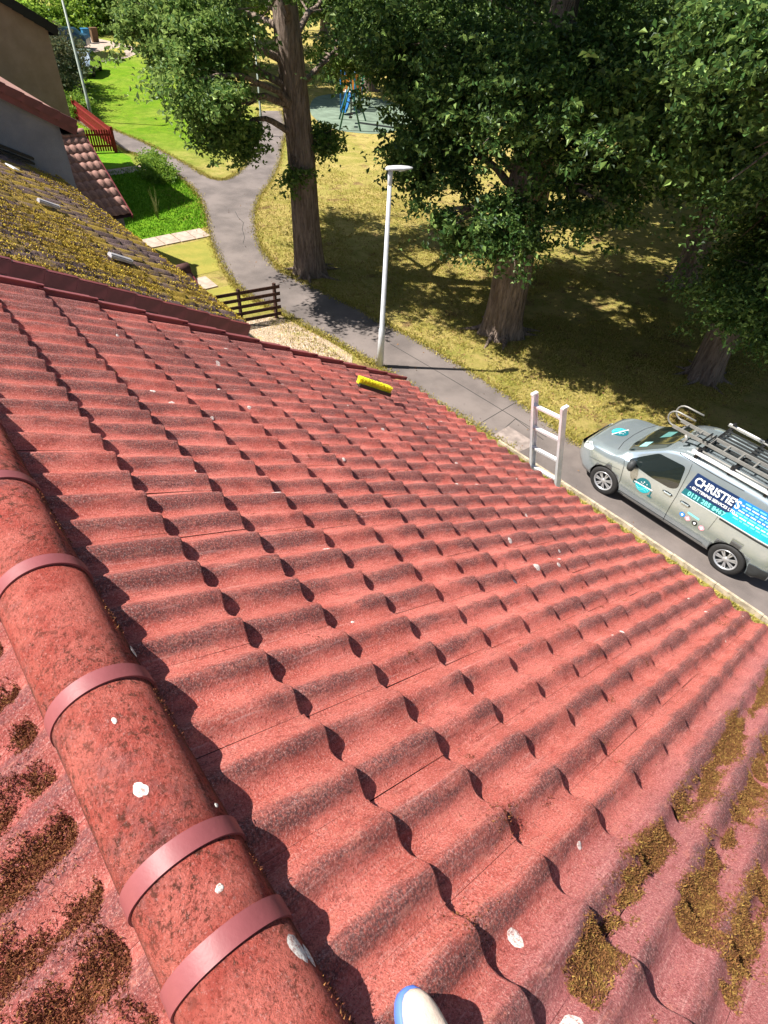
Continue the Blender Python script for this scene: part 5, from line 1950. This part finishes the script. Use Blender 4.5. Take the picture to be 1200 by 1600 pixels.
sp = empty('sapling', (22.6, -8.6, GZ), 'thin pale sapling growing in the shaded front lawn', 'plant')
m = MB(); r = random.Random(4)
for k in range(14):
    a_ = r.uniform(0, 6.28); q = Vector((math.cos(a_) * r.uniform(.05, .3), math.sin(a_) * r.uniform(.05, .3), r.uniform(.5, 1.25)))
    m.tube([(0, 0, 0), q * .5 + Vector((0, 0, .1)), q], [.012, .009, .003], 5, cap=False)
m.build('stems', simple("pale_stem", (.25, .24, .09), .8), sp)

# ================================================================== grass blades and ground litter (stuff)
def point_in(poly, X, Y):
    inside = np.zeros(len(X), bool)
    n_ = len(poly); j = n_ - 1
    for i in range(n_):
        xi, yi = poly[i]; xj, yj = poly[j]
        c = ((yi > Y) != (yj > Y)) & (X < (xj - xi) * (Y - yi) / (yj - yi + 1e-12) + xi)
        inside ^= c; j = i
    return inside


def blades(name, X, Y, size, mat, label, seed, b=3, cat='grass'):
    P = np.stack([X, Y, np.full(len(X), GZ + .01)], 1)
    return tufts(name, P, (0, 0, 1), size, mat, label, b, seed, cat=cat, upbias=1.3, thin=.16)


r = np.random.default_rng(55)
far_line = cr(far, 4)
n_ = 60000
X = r.uniform(1.5, 26, n_); Y = r.uniform(-19, -10, n_)
keep = ~point_in(path_pts, X, Y) & (r.uniform(0, 1, n_) < np.clip(1.25 - (X / 30), .2, 1)) & (Y < -8.5)
keep &= (nz(X * .9, Y * .9, 1.0, 900) > -.35)
blades('grass', X[keep], Y[keep], .06, M_BLADE, 'dry yellow grass blades in the park turf beyond the path', 56)
X = r.uniform(20.9, 29.5, 16000); Y = r.uniform(-11.6, -4.5, 16000)
k2 = ~point_in(path_pts, X, Y)
blades('grass', X[k2], Y[k2], .08, M_BLADEG, 'green grass blades of the front lawn', 57)
# edge fringe of the path
ed = []
for P_ in (cr(near, 14)[40:], cr(far, 14), cr(wedge, 14)):
    ed += P_
ed = np.array(ed); ed = np.repeat(ed, 44, 0) + r.normal(size=(len(ed) * 44, 2)) * .09
blades('grass', ed[:, 0], ed[:, 1], .06, M_BLADE, 'ragged dry grass fringe along both edges of the path', 58, 2)
X = r.uniform(-3, 4.6, 9000); Y = -9.0 + np.abs(r.normal(size=9000)) * .25
blades('weeds', X, Y, .07, M_BLADE, 'dry weeds growing in the strip between the kerb and the house', 59, 2, 'weeds')
X = r.uniform(6.5, 13.2, 1600); Y = -8.3 + np.abs(r.normal(size=1600)) * .5
blades('weeds', X, Y, .07, M_BLADE, 'straw coloured weeds poking through the gravel bed', 60, 2, 'weeds')
# fallen leaves under the oaks
n_ = 14000
X = r.uniform(0, 24, n_); Y = r.uniform(-22, -9.2, n_)
P = np.stack([X, Y, np.full(n_, GZ + .03)], 1)
k3 = (~point_in(path_pts, X, Y)) | (r.uniform(0, 1, n_) < .06)
tufts('fallen_leaves', P[k3], (0, 0, 1), .05, simple("fallen_leaf", (.28, .15, .07), .9, .2, var=.3), 'brown fallen leaves scattered under the oaks', 1, 61, cat='leaves', upbias=.1, thin=.35)
